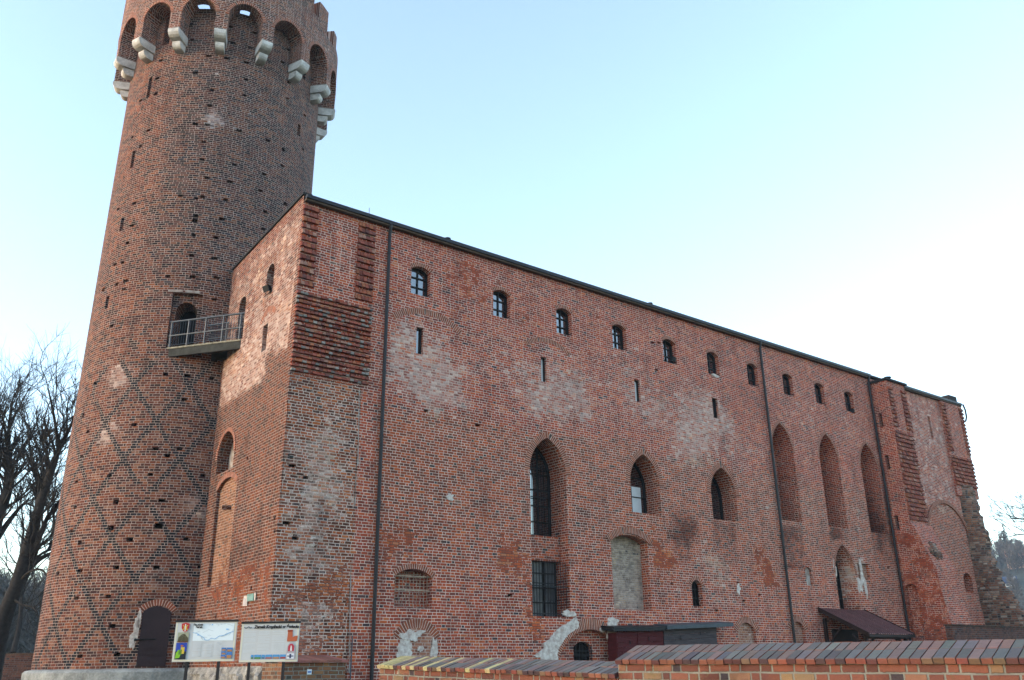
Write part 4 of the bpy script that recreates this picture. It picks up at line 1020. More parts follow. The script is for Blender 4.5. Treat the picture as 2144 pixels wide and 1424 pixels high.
slab(mb, [A+nv_*.03, A+nv_*.14, B+nv_*.14, B+nv_*.03], zb-.36, zb-.04); mb.build('beam', 'concrete', br); mb = MB(); slab(mb, [A+nv_*.95, A+nv_*1.05, B+nv_*1.0, B+nv_*.9], zb-.36, zb-.04)
mb.build('beam', 'concrete', br)
mb = MB(); slab(mb, [A+nv_*.16, A2, B2, B+nv_*.16], zb-.10, zb-.04); mb.build('deck_soffit', 'concrete', br)
def railing(P, Q, npost, nb, h=1.12):
    r = MB(); d = Q-P
    r.tube([P+Vector((0, 0, h))-d*.02, Q+Vector((0, 0, h))+d*.03], .042, 8)
    r.tube([P+Vector((0, 0, h*.46)), Q+Vector((0, 0, h*.46))+d*.06], .034, 6); r.tube([P+Vector((0, 0, .1)), Q+Vector((0, 0, .1))], .012, 5)
    for k in range(nb): x = P+d*((k+.5)/nb); r.tube([x+Vector((0, 0, .1)), x+Vector((0, 0, h))], .011, 4)
    o = r.build('railing', 'rail', br)
    for k in range(npost): x = P+d*(.03+.9*k/(npost-1)); r2 = MB(); r2.tube([x+Vector((0, 0, .0)), x+Vector((0, 0, h))], .036, 6); r2.build('post', 'rail', o)
railing(A+nv_*.05+Vector((0, 0, .03)), B+nv_*.05+Vector((0, 0, .03)), 5, 30)
railing(A2-nv_*.05+Vector((-.05, 0, .03)), A2.lerp(B2, .8)+Vector((0, 0, .03)), 2, 12)
rehang(br)

# ================================================================== WALL FITTINGS
def floodlight(P, d, label):
    r = tag(empty('floodlight', P), label, 'floodlight', 'floodlights in the window openings'); d = Vector(d).normalized(); s = d.cross(Vector((0, 0, 1))).normalized(); u = s.cross(d)
    mb = MB(); c = Vector(P); mb.hexa([c+s*a*(.16 if b > 0 else .11)+u*e*(.12 if b > 0 else .08)+d*b*.09 for e in (-1, 1) for a, b in ((-1, -1), (1, -1), (1, 1), (-1, 1))]); h = mb.build('lamp_housing', 'iron', r)
    mb = MB(); mb.poly([c+s*a*.135+u*e*.095+d*.094 for a, e in ((-1, -1), (1, -1), (1, 1), (-1, 1))]); mb.build('lamp_glass', 'metal', h)
    mb = MB(); mb.tube([c-s*.18, c-s*.18-u*.2, c+s*.18-u*.2, c+s*.18], .014, 5); mb.build('bracket', 'iron', r); rehang(r)
p = hit(560, 604, 0, -.12); floodlight(p, (-1, -.3, -.5), 'small black floodlight under the upper slit of the end wall')
p = hit(1408, 752, 1, .03); floodlight((p.x, .02, p.z), (.3, -1, -.35), 'small black floodlight on the sill of the fifth attic window')
p = hit(1783, 860, 1, .03); floodlight((p.x, .02, p.z), (.3, -1, -.3), 'small black floodlight on the sill of the last attic window before the far pier')
def plate(name, pts, th, mat, label, cat, lines=None, out=Vector((-1, 0, 0))):
    mb = MB(); P = [Vector(q)+out*.03 for q in pts]; mb.extrude_poly(P, out*th); o = mb.build(name, mat); tag(o, label, cat)
    if lines:
        m2 = MB(); m2.col = lines[0]
        for (u0, u1, v) in lines[1]:
            q = lambda u, v_: P[0].lerp(P[1], u).lerp(P[3].lerp(P[2], u), v_)+out*(th+.004)
            m2.poly([q(u0, v), q(u1, v), q(u1, v+.035), q(u0, v+.035)])
        m2.build('printed_lines', 'print', o)
    return o
q = [hit(x, y, 0, 0) for x, y in ((510, 1269), (519.5, 1269), (520, 1248), (513, 1248))]
plate('paper_notice', q, .012, 'paper' if 'paper' in M else 'plaster', 'white paper notice fixed to the brick end wall left of a green plate', 'notice', ((.3, .32, .4), [(.15, .85, .12+.1*k) for k in range(7)]))
M['green'] = simple('sea_green_plate', (0.14, 0.27, 0.24), 0.5, 0.25, 4.0)
q = [hit(x, y, 0, 0) for x, y in ((520.5, 1259), (533, 1257.5), (534, 1242.5), (520.5, 1244.5))]
plate('green_plate', q, .02, 'green', 'sea green lettered plate fixed to the brick end wall', 'plaque', ((.42, .52, .48), [(.12, .85, .14+.17*k) for k in range(4)]))
q = [hit(x, y, 0, 0) for x, y in ((534.8, 1259), (537, 1256), (538.5, 1241), (535, 1241.5))]
plate('white_board', q, .02, 'plaster', 'narrow white board beside the green plate on the end wall', 'notice')

# ================================================================== INFORMATION BOARDS
fh = Vector((math.cos(YAW), math.sin(YAW), 0)); rh = Vector((math.sin(YAW), -math.cos(YAW), 0)); Zv = Vector((0, 0, 1))
def board(name, TL, TR_, BL, fwd, label, elems, texts, legs):
    tl, tr, bl = at(*TL, fwd), at(*TR_, fwd), at(*BL, fwd)
    W = (tr-tl).dot(rh); Hh = tl.z-bl.z; O = Vector((tl.x, tl.y, 0))-rh*0.0
    O = Vector((tl.x, tl.y, bl.z)); U = rh; Nn = -fh
    root = tag(empty(name, (O+U*W/2-Vector((0, 0, O.z-.7)))), label, 'information board', 'information boards by the tower')
    P = lambda u, v, d=0: O+U*(u*W)+Zv*(v*Hh)+Nn*d
    def bxx(mb, u0, u1, v0, v1, d0, d1): mb.hexa([P(u0, v0, d1), P(u1, v0, d1), P(u1, v0, d0), P(u0, v0, d0), P(u0, v1, d1), P(u1, v1, d1), P(u1, v1, d0), P(u0, v1, d0)])
    mb = MB(); bxx(mb, 0, 1, 0, 1, -.02, .0); mb.col = (.90, .92, .92)
    pn = mb.build('panel', 'print', root)
    for i in range(len(pn.data.polygons)): pass
    lay = {}
    for e in elems:
        lay.setdefault(e[0], []).append(e)
    dd = .004
    for nm, es in lay.items():
        mb = MB()
        for e in es:
            mb.col = e[1]
            if e[2] == 'r': u0, u1, v0, v1 = e[3]; mb.poly([P(u0, v0, dd), P(u1, v0, dd), P(u1, v1, dd), P(u0, v1, dd)])
            elif e[2] == 'p': mb.poly([P(u, v, dd) for u, v in e[3]])
            else:
                for (a, b), (c, d) in zip(e[3], e[3][1:]):
                    t = e[4]; n_ = Vector((-(d-b)*Hh, (c-a)*W)); L = n_.length or 1; nx, ny = n_.x/L*t/W, n_.y/L*t/Hh
                    mb.poly([P(a-nx, b-ny, dd), P(c-nx, d-ny, dd), P(c+nx, d+ny, dd), P(a+nx, b+ny, dd)])
        mb.build(nm, 'print', pn); dd += .0035
    for (s, u, v, size, colr) in texts:
        cu_ = bpy.data.curves.new('lettering', 'FONT'); cu_.body = s; cu_.size = size*Hh; cu_.shear = .15; cu_.offset = .006
        tmp = bpy.data.objects.new('lettering_curve', cu_); COL.objects.link(tmp); me_ = bpy.data.meshes.new_from_object(tmp); bpy.data.objects.remove(tmp); me_.name = 'lettering'; me_.materials.clear(); me_.materials.append(M['iron'])
        t = bpy.data.objects.new('lettering', me_); COL.objects.link(t)
        c = P(u, v, dd+.003); t.matrix_world = Matrix(((U.x, 0, Nn.x, c.x), (U.y, 0, Nn.y, c.y), (0, 1, 0, c.z), (0, 0, 0, 1)))
        t.parent = pn
    mb = MB(); bxx(mb, -.01, 1.01, 1.0, 1.05, -.05, .03); mb.build('top_rail', 'metal', root)
    for u in legs: mb = MB(); mb.hexa([(p.x, p.y, z) for z in (BASE+.6, O.z+.85*Hh) for p in (P(u-.02, 0, -.085), P(u+.02, 0, -.085), P(u+.02, 0, -.022), P(u-.02, 0, -.022))]); mb.build('post', 'metal', root)
    rehang(root)
    return root
def cols(us, v0, v1, n, seed, c=(.58, .62, .66)):
    r = random.Random(seed); o = []
    for u0, u1 in us:
        for k in range(n):
            v = v1-(v1-v0)*(k+.5)/n
            if r.random() < .86: o.append(('text_lines', c, 'r', (u0, u1-(u1-u0)*(.5*r.random() if r.random() < .25 else .06*r.random()), v, v+.007)))
    return o
EDGE = [('border', (.60, .56, .44), 'r', q) for q in ((0.01, .035, .01, .99), (.965, .99, .01, .99), (.035, .965, .01, .05))]
r = random.Random(5)
rough_ = [(.33+.64*r.random(), .58+.4*r.random()) for _ in range(60)]
e1 = EDGE+[('map_field', (.66, .72, .75), 'r', (.30, .955, .52, .955))]
for k in range(26):
    a, b = r.choice(rough_), None; q = r.uniform(0, 6.28); L = r.uniform(.03, .12); P_ = [(min(.94, max(.31, a[0]+L*t*math.cos(q)+.01*r.random())), min(.94, max(.54, a[1]+L*t*math.sin(q)+.02*r.random()))) for t in (0, .5, 1)]
    e1.append(('map_streets', (.40, .46, .50), 'l', P_, .0035))
e1 += [('map_river', (.16, .36, .62), 'l', [(.29, .73), (.36, .71), (.42, .65), (.48, .60), (.50, .54), (.56, .535), (.60, .585), (.66, .56), (.72, .63), (.80, .65), (.88, .71), (.95, .75)], .006),
       ('map_lakes', (.20, .45, .75), 'r', (.83, .87, .79, .82)), ('map_lakes', (.20, .42, .70), 'r', (.59, .61, .91, .94)), ('map_lakes', (.2, .42, .7), 'r', (.37, .40, .655, .68)),
       ('photo_strip', (.30, .31, .22), 'r', (.055, .235, .50, .74)), ('photo_strip', (.10, .085, .045), 'p', [(.06, .5), (.23, .5), (.23, .6), (.20, .64), (.17, .7), (.12, .69), (.07, .61)]), ('photo_strip', (.15, .06, .03), 'r', (.058, .232, .485, .52)),
       ('night_photo', (.02, .05, .32), 'r', (.05, .225, .26, .475)), ('night_photo', (.015, .02, .03), 'r', (.045, .22, .06, .26)),
       ('night_castle', (.20, .42, .03), 'p', [(.05, .08), (.12, .10), (.14, .2), (.15, .27), (.09, .3), (.06, .22)]), ('night_castle', (.55, .40, .05), 'p', [(.13, .2), (.19, .2), (.19, .36), (.13, .37)]), ('night_castle', (.40, .12, .04), 'r', (.125, .165, .38, .42)), ('night_castle', (.10, .28, .05), 'r', (.10, .15, .18, .30))]
e1 += cols(((.32, .455), (.49, .63), (.665, .79)), .10, .50, 20, 3)
for k, (u0, u1, v0, v1) in enumerate(((.79, .865, .26, .34), (.875, .97, .24, .34), (.79, .865, .17, .25), (.79, .865, .07, .16), (.875, .97, .07, .23))):
    e1 += [('thumbnail_photos', (.05, .16, .42), 'r', (u0, u1, v0, v1)), ('thumbnail_roofs', (.36, .18, .08), 'r', (u0+.008, u1-.008, v0+.005, v0+(v1-v0)*.52))]
sh = [(.105, .96), (.17, .985), (.235, .955), (.23, .85), (.205, .78), (.17, .735), (.135, .78), (.11, .85)]
e1 += [('crest', (.42, .015, .03), 'p', sh[::-1]), ('crest_figure', (.62, .60, .58), 'r', (.162, .178, .76, .95)),
       ('crest_figure', (.55, .42, .05), 'l', [(.13, .92), (.15, .89), (.153, .86), (.15, .83), (.13, .80)], .011), ('crest_figure', (.55, .42, .05), 'l', [(.21, .92), (.19, .89), (.187, .86), (.19, .83), (.21, .80)], .011)]
board('information_board', (369, 1303), (497, 1305), (362, 1386), 22.4, 'white information board with a river map and red crest, left of two', e1, [('Plan miasta', .30, .91, .055, 0), ('Świecia', .34, .85, .055, 0)], (.235, .745))
e2 = EDGE+cols(((.06, .26), (.30, .50), (.54, .76)), .24, .80, 26, 9)
for k, (u0, u1) in enumerate(((.20, .245), (.26, .375), (.385, .44), (.45, .565), (.575, .69), (.70, .80))):
    e2 += [('photo_row', (.08, .26, .50), 'r', (u0, u1, .08, .19)), ('photo_row_view', ((.12, .2, .07), (.1, .22, .06), (.09, .14, .2), (.32, .13, .12), (.4, .2, .1), (.33, .06, .05))[k], 'r', (u0+.006, u1-.006, .083, .128))]
e2 += [('tower_picture', (.40, .10, .045), 'p', [(.80, .52), (.97, .53), (.98, .67), (.93, .665), (.895, .63), (.885, .81), (.81, .81), (.805, .70)]), ('tower_picture', (.33, .06, .03), 'r', (.80, .89, .775, .825)),
       ('shield', (.36, .33, .36), 'p', [(.80, .05), (.95, .05), (.965, .12), (.95, .40), (.90, .50), (.86, .50), (.82, .42), (.80, .14)]),
       ('shield_field', (.40, .03, .05), 'p', [(.83, .27), (.93, .27), (.935, .40), (.90, .46), (.86, .46), (.83, .40)]), ('shield_field', (.62, .62, .66), 'r', (.815, .94, .075, .215)),
       ('shield_figure', (.65, .62, .60), 'p', [(.865, .28), (.90, .28), (.895, .38), (.88, .43), (.87, .38)]), ('shield_figure', (.04, .05, .12), 'r', (.862, .893, .09, .20)), ('shield_figure', (.04, .05, .12), 'r', (.825, .93, .132, .158)),
       ('emblem', (.10, .12, .14), 'l', [(.05, .90), (.08, .875), (.11, .90), (.13, .92), (.15, .88), (.18, .895)], .012)]
board('information_board', (507, 1306), (628, 1306), (502, 1387), 22.4, 'white information board titled Zamek Krzyżacki w Świeciu, right of two', e2, [('Zamek Krzyżacki w Świeciu', .225, .875, .105, 0)], (.17, .755))

# ================================================================== SHEDS AND PORCH AT THE FOOT OF THE WALL
SY = -.55
def sx(x, y=1345): return hit(x, y, 1, SY).x
def shed(name, x0, x1, ztl, ztr, mat, label, hooks, over, rx):
    root = tag(empty(name, ((x0+x1)/2, SY/2, .75)), label, 'shed', 'sheds against the castle wall'); z0 = BASE+1.0
    mb = MB(); nb = 12
    for k in range(nb):   # horizontal boards
        a, b = k/nb, (k+1)/nb
        zl0, zl1 = z0+(ztl-z0)*a, z0+(ztl-z0)*b-.006; zr0, zr1 = z0+(ztr-z0)*a, z0+(ztr-z0)*b-.006; o = .012*((k*7) % 3)/2
        mb.hexa([(x0, SY-o, zl0), (x1, SY-o, zr0), (x1, SY+.05, zr0), (x0, SY+.05, zl0), (x0, SY-o+.01, zl1), (x1, SY-o+.01, zr1), (x1, SY+.05, zr1), (x0, SY+.05, zl1)])
    mb.build('front_boards', mat, root)
    for x in (x0, x1-.06): mb = MB(); mb.box((x, SY+.052, z0), (x+.06, -.01, min(ztl, ztr)-.02)); mb.build('side_boards', mat, root)
    mb = MB(); mb.hexa([(rx[0], SY-over, ztl+.01), (rx[1], SY-over, ztr+.01), (rx[1], -.02, ztr+.09), (rx[0], -.02, ztl+.09), (rx[0], SY-over, ztl+.17), (rx[1], SY-over, ztr+.17), (rx[1], -.02, ztr+.25), (rx[0], -.02, ztl+.25)])
    mb.build('roof', 'felt' if 'grey' in name else 'iron', root)
    for x, z in hooks: mb = MB(); mb.tube([(x, SY-.03, z), (x, SY-.06, z), (x, SY-.06, z-.12)], .018, 5); mb.build('hook', 'metal', root)
    rehang(root); return root
zt_r = hit(1340, 1324, 1, SY).z; zr1 = hit(1392, 1320, 1, SY).z
rs = shed('red_shed', sx(1292), sx(1389.5), zt_r, zr1-.02, 'redwood', 'oxblood red plank shed against the castle wall, beside a grey shed', [(sx(1317), zt_r-.35), (sx(1357), zt_r-.2)], .2, (sx(1279), sx(1389)))
mb = MB(); xm = sx(1336); mb.box((xm-.02, SY-.03, BASE+1.0), (xm+.02, SY-.014, zt_r-.03)); k_ = mb.build('cover_strip', 'redwood', rs); k_.matrix_parent_inverse = Matrix.Translation(rs.location).inverted()
zg0 = hit(1392, 1319, 1, SY).z; zg1 = hit(1502, 1312, 1, SY).z
shed('grey_shed', sx(1391), sx(1502), zg0, zg1, 'greywood', 'weathered grey plank shed with a blue grey roof edge, beside the red shed', [(sx(1424), zg0-.25), (sx(1466), zg1-.25)], .25, (sx(1390.5), sx(1530)))
# porch
A_ = hit(1713, 1277, 1, 0); B_ = hit(1808, 1274, 1, 0); zt0 = (A_.z+B_.z)/2
po = tag(empty('porch', ((A_.x+B_.x)/2, -1.2, .75)), 'brown pent roof porch on dark timber posts under the portal window', 'porch')
yo = -2.55; zo = 1.27+EYE
mb = MB(); nx_ = 100
def rz(x, t): return zt0+(zo-zt0)*t+.022*math.sin(2*math.pi*x/.19)+(.018 if (t*7) % 1 > .5 else 0)
ny = 28
for i in range(nx_):
    for j in range(ny):
        xa, xb = A_.x+(B_.x-A_.x)*i/nx_, A_.x+(B_.x-A_.x)*(i+1)/nx_; ta, tb = j/ny, (j+1)/ny
        mb.poly([(xa, yo*tb, rz(xa, tb)), (xb, yo*tb, rz(xb, tb)), (xb, yo*ta-.003, rz(xb, ta)), (xa, yo*ta-.003, rz(xa, ta))])
mb.build('roof', 'tin', po, merge=True)
for x in (A_.x-.03, B_.x-.02): mb = MB(); mb.hexa([(x, yo-.03, zo-.17), (x+.05, yo-.03, zo-.17), (x+.05, -.02, zt0-.17), (x, -.02, zt0-.17), (x, yo-.03, zo+.05), (x+.05, yo-.03, zo+.05), (x+.05, -.02, zt0+.05), (x, -.02, zt0+.05)]); mb.build('fascia', 'timber', po)
mb = MB(); mb.box((A_.x, yo-.06, zo-.16), (B_.x, yo-.02, zo-.03)); mb.build('fascia', 'timber', po)
for x in (A_.x+.25, B_.x-.35):
    for y in (yo+.3, -.12): mb = MB(); mb.box((x-.07, y-.07, BASE+.8), (x+.07, y+.07, zo-.1+(.0 if y < -1 else .9))); mb.build('post', 'timber', po)
    mb = MB(); mb.tube([(x, yo+.3, zo-.85), (x, yo+.95, zo-.0)], .055, 6); mb.build('brace', 'timber', po); mb = MB(); mb.tube([(x, -.1, zo-.6), (x, -1.0, zo+.35)], .055, 6); mb.build('brace', 'timber', po)
for s_, x in ((1, A_.x+.25), (-1, B_.x-.35)): mb = MB(); mb.tube([(x, yo+.3, zo-.75), (x+s_*.35, yo+.3, zo-.35), (x+s_*.75, yo+.3, zo-.17)], .055, 6); mb.build('brace', 'timber', po)
mb = MB(); mb.box((A_.x+.1, yo+.24, zo-.22), (B_.x-.1, yo+.38, zo-.10)); mb.build('cross_beam', 'timber', po)
for z in (.5, .9): mb = MB(); mb.box((A_.x+.22, yo+.3, EYE-.6+z), (A_.x+.28, -.1, EYE-.5+z)); mb.build('side_rail', 'timber', po)
mb = MB(); mb.box((A_.x+.9, -.035, BASE+.9), (B_.x-.9, -.005, zo+.3)); mb.build('door', 'timber', po)
rehang(po)

# ================================================================== BRICK PARAPETS IN THE FOREGROUND
Pp = [Vector((-2.1, -10.9, 0)), Vector((-1.37, -16.8, 0)), Vector((-.33, -22.3, 0))]
def vplane(p, q): d = (q-p).normalized(); return Vector((d.y, -d.x, 0)) if Vector((d.y, -d.x, 0)).x > 0 else Vector((-d.y, d.x, 0))
def tint(base, r, v=.2): k = r.uniform(1-v, 1+v); return tuple(max(.01, c*k*r.uniform(.93, 1.07)) for c in base)
FRONT = [(.20, .058, .040), (.23, .073, .048), (.23, .082, .052), (.17, .10, .06), (.12, .043, .04), (.07, .036, .038), (.22, .066, .042)]
TOPC_ = [(.13, .12, .112), (.15, .138, .128), (.115, .106, .10), (.17, .12, .105), (.20, .125, .105), (.10, .094, .092)]
YEL = (.42, .34, .17)
def parapet(name, p, q, zp, zq, rise, run, label, yellow, seed, ext_end=0.0, wb=.9, endcap=True):
    """straight wall from p to q (front edge), coping underside heights zp..zq"""
    r = random.Random(seed); n = vplane(p, q); d = (q-p); L = d.length; d.normalize()
    root = tag(empty(name, (p+q)/2+n*.4), label, 'brick wall')
    Z = lambda s: zp+(zq-zp)*s/L
    mb = MB()
    a, b = p+n*.05, q+n*.05; a2, b2 = p+n*wb, q+n*wb
    m_ = 16
    for i in range(m_):
        s0, s1 = L*i/m_, L*(i+1)/m_; A, B = a+d*s0, a+d*s1
        mb.poly([(A.x, A.y, BASE-.4), (B.x, B.y, BASE-.4), (B.x, B.y, Z(s1)+.02), (A.x, A.y, Z(s0)+.02)], [(s0, BASE-.4-Z(s0)), (s1, BASE-.4-Z(s1)), (s1, .02), (s0, .02)])
    mb.poly([(b2.x, b2.y, BASE-.4), (a2.x, a2.y, BASE-.4), (a2.x, a2.y, zp), (b2.x, b2.y, zq)])
    for e, e2, z in ((a, a2, zp), (b, b2, zq)):
        mm = (e+e2)/2
        mb.poly([(e2.x, e2.y, BASE-.4), (e.x, e.y, BASE-.4), (e.x, e.y, z+.02), (mm.x, mm.y, z+rise-.03), (e2.x, e2.y, z+.02)], [(.95, BASE-z), (.05, BASE-z), (.05, 0), (.5, rise), (.95, 0)])
    mb.build('brickwork', 'near', root, stain=lambda c: (max(0, .1+.3*noise.noise(c*1.5)), max(0, .3*noise.noise(c*2+Vector((3, 0, 0)))), .05))
    mb = MB(); pitch = .131; sl = math.hypot(run, rise); e1 = (n*run+Zv*rise)/sl; up = (Zv*run-n*rise)/sl
    nb = int(L/pitch); th = .068
    for side in (0, 1):
        if side: e1b = (-n*run+Zv*rise)/sl; upb = (Zv*run+n*rise)/sl; org = n*(2*run)
        else: e1b, upb, org = e1, up, Vector((0, 0, 0))
        for i in range(nb):
            s0 = i*pitch+.005; s1 = (i+1)*pitch-.006
            yl = r.random() < yellow*(1-i/nb)
            for k in range(2):
                f = tint(YEL, r, .15) if yl else tint(r.choice(FRONT), r); t = tint(YEL, r, .2) if yl else tint(r.choice(TOPC_[:4]+TOPC_[5:] if k == 0 else TOPC_[:2]+TOPC_[3:5]), r, .14)
                l0 = sl*k/2+(.004 if k else -.012-.012*r.random()); l1 = sl*(k+1)/2-.006; h = r.uniform(-.005, .005)
                o = lambda s, l, u: p+org+d*(s+r.uniform(-.002, .002))+Zv*(Z(s))+e1b*l+upb*(u+h)
                P = [o(s0, l0, 0), o(s1, l0, 0), o(s1, l1, 0), o(s0, l1, 0), o(s0, l0, th-.008), o(s1, l0, th-.008), o(s1, l1, th), o(s0, l1, th)]
                bev = .010
                Q4, Q5 = o(s0+.006, l0+bev, th), o(s1-.006, l0+bev, th)
                mb.col = t; mb.poly([Q4, Q5, P[6], P[7]]); mb.col = tuple((a_+b_)/2 for a_, b_ in zip(t, f)); mb.poly([P[4], P[5], Q5, Q4])
                mb.col = f; mb.poly([P[0], P[1], P[5], P[4]])
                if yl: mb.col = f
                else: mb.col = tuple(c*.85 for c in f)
                mb.poly([P[1], P[2], P[6], Q5, P[5]]); mb.poly([P[3], P[0], P[4], Q4, P[7]]); mb.poly([P[2], P[3], P[7], P[6]]); mb.poly([P[3], P[2], P[1], P[0]])
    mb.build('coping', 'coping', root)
    mb = MB(); mb.col = (.17, .165, .15)      # mortar bed under the coping bricks
    for side in (0, 1):
        e1b, upb, org = ((-n*run+Zv*rise)/sl, (Zv*run+n*rise)/sl, n*(2*run)) if side else (e1, up, Vector((0, 0, 0)))
        o = lambda s, l, u: p+org+d*s+Zv*Z(s)+e1b*l+upb*u
        mb.poly([o(.01, .01, th-.014), o(L-.01, .01, th-.014), o(L-.01, sl, th-.014), o(.01, sl, th-.014)])
        mb.poly([o(.01, .01, .002), o(L-.01, .01, .002), o(L-.01, .01, th-.014), o(.01, .01, th-.014)])
    mb.build('mortar_bed', 'coping', root)
    rehang(root); return root
n1 = vplane(Pp[0], Pp[1]); n2 = vplane(Pp[1], Pp[2])
h1 = plane_hit(1290, 1390, Pp[1], n2); e = plane_hit(1345, 1358, h1, (Pp[2]-Pp[1]).normalized()); rise = e.z-h1.z-.02; run = (e-h1).dot(n2)
print('coping rise/run', rise, run)
rise = max(.16, min(.32, rise)); run = max(.34, min(.6, run))
q2 = Pp[2]+(Pp[2]-Pp[1])*.35
z_r = plane_hit(2100, 1389, Pp[1], n2).z; z_l = h1.z
pr = plane_hit(2100, 1389, Pp[1], n2); Ld = (Pp[2]-Pp[1]).normalized(); s_r = (pr-h1).dot(Ld); zend = z_l+(z_r-z_l)*((q2-Vector((h1.x, h1.y, 0))).length/s_r)
parapet('stepped_parapet', Vector((h1.x, h1.y, 0)), q2, z_l, zend, rise, run, 'taller nearer length of brick parapet with a grey weathered brick coping', 0.0, 3, wb=2*run-.05)
ha = plane_hit(791, 1399, Pp[0], n1); hb = plane_hit(1290, 1420, Pp[0], n1)
parapet('low_parapet', Vector((ha.x, ha.y, 0)), Vector((hb.x, hb.y, 0)), ha.z, hb.z, rise*.8, run, 'lower length of brick parapet with some yellow bricks in its coping', .55, 7, wb=2*run-.05)
# short stub of wall at the castle corner
st = tag(empty('wall_stub', (.5, -1.3, .7)), 'short brick wall stub with a sloping red coping at the castle corner behind the boards', 'brick wall')
p0 = hit(632, 1388, 1, -1.6); p1 = hit(700, 1372, 1, -.5)
mb = MB(); xs0, xs1 = p0.x-.55, p1.x-.1; zs0 = p0.z
mb.box((xs0, -1.5, BASE), (xs1, -.02, zs0)); mb.build('brickwork', 'near', st)
mb = MB(); rnd = random.Random(6); m_ = 9
for k in range(m_):
    x0_, x1_ = xs0-.05+(xs1-xs0+.1)*k/m_, xs0-.05+(xs1-xs0+.1)*(k+1)/m_-.008; mb.col = tint((.27, .10, .075), rnd)
    mb.hexa([(x0_, -1.58, zs0+.004), (x1_, -1.58, zs0+.004), (x1_, -.03, zs0+.10), (x0_, -.03, zs0+.10), (x0_, -1.58, zs0+.07), (x1_, -1.58, zs0+.07), (x1_, -.03, zs0+.24), (x0_, -.03, zs0+.24)])
mb.build('coping', 'coping', st)
rehang(st)
c = hit(648, 1407, 1, -1.53)
mb = MB(); mb.col = (.62, .66, .68); mb.box((c.x-.07, -1.53, c.z-.07), (c.x+.07, -1.503, c.z+.07)); tm = mb.build('trail_marker', 'print'); tag(tm, 'small white square trail mark with a blue stripe on the wall stub', 'trail mark')
mb = MB(); mb.col = (.04, .14, .42); mb.box((c.x-.055, -1.536, c.z-.02), (c.x+.055, -1.531, c.z+.02)); mb.build('stripe', 'print', tm)

# ---- low dark brick walls farther off
mb = MB(); yw = -4.2; zt_ = hit(2060, 1312, 1, yw).z; xa = hit(1996, 1330, 1, yw).x
mb.box((xa, yw, BASE), (xa+45, yw+.35, zt_)); wl_ = mb.build('wall', 'far_brick', stain=lambda c: (.1, .25, .2)); 
rw = tag(empty('low_brick_wall', (xa+5, yw, .7)), 'low dark red brick wall running past the ruined far end of the castle', 'brick wall'); wl_.parent = rw; 
mb = MB(); mb.box((xa-.03, yw-.05, zt_+.003), (xa+45, yw+.40, zt_+.07)); wl_ = mb.build('coping', 'far_brick', rw); rehang(rw)
pa = at(-30, 1372, 52); pb = at(110, 1370, 52); dd_ = (pb-pa); dd_.z = 0; dd_.normalize(); nn_ = Vector((-dd_.y, dd_.x, 0))
fw = tag(empty('far_brick_wall', (pa.x, pa.y, 1)), 'long dark red brick wall beyond the tower, under the bare trees', 'brick wall')
a, b = Vector((pa.x, pa.y, 0))-dd_*25, Vector((pb.x, pb.y, 0))+dd_*3
mb = MB(); mb.hexa([(p.x, p.y, z) for z in (BASE, pa.z) for p in (a, b, b+nn_*.4, a+nn_*.4)]); mb.build('wall', 'far_brick', fw, stain=lambda c: (0, .3, .15))
mb = MB(); mb.hexa([(p.x, p.y, z) for z in (pa.z+.003, pa.z+.09) for p in (a-nn_*.06, b-nn_*.06, b+nn_*.46, a+nn_*.46)]); mb.build('coping', 'far_brick', fw); rehang(fw)

# ================================================================== TREES, HILLS, HOUSES
def limb(mb, P, r0, r1, n=7): mb.tube(P, [r0+(r1-r0)*i/(len(P)-1) for i in range(len(P))], n, cap=False)
def grow(mb, p, d, L, r, lev, rnd, droop=0.0):
    n = 4 if lev > 1 else 3; P = [p.copy()]; dd = d.normalized()
    for i in range(n):
        dd = (dd+Vector((rnd.gauss(0, .16), rnd.gauss(0, .16), rnd.gauss(.05-droop, .12)))).normalized(); P.append(P[-1]+dd*L/n)
    limb(mb, P, r, r*.55 if lev else r*.4, 5 if r > .05 else 3)
    if lev <= 0: return
    k = rnd.choice((3, 4, 4, 5)) if lev > 1 else rnd.choice((5, 6, 7))
    for i in range(k):
        t = rnd.uniform(.25, 1.0); q = t*n; j = min(n-1, int(q)); pos = P[j].lerp(P[j+1], q-j); ax = (P[j+1]-P[j]).normalized()
        s = ax.cross(Vector((rnd.gauss(0, 1), rnd.gauss(0, 1), rnd.gauss(0, 1)))).normalized(); a = rnd.uniform(.45, .95)
        grow(mb, pos, ax*math.cos(a)+s*math.sin(a)+Vector((0, 0, .12)), L*rnd.uniform(.48, .72)*(1.1-.3*t), max(.0055, r*rnd.uniform(.42, .58)), lev-1, rnd, droop)
    grow(mb, P[-1], dd, L*.66, max(.0055, r*.55), lev-1, rnd, droop)
def sm(P, k=3):
    P = [Vector(p) for p in P]; o = []
    for i in range(len(P)-1):
        a, b, c, d = P[max(i-1, 0)], P[i], P[i+1], P[min(i+2, len(P)-1)]
        for j in range(k):
            t = j/k; o.append(.5*((2*b)+(c-a)*t+(2*a-5*b+4*c-d)*t*t+(3*b-a-3*c+d)*t**3))
    o.append(P[-1]); return o
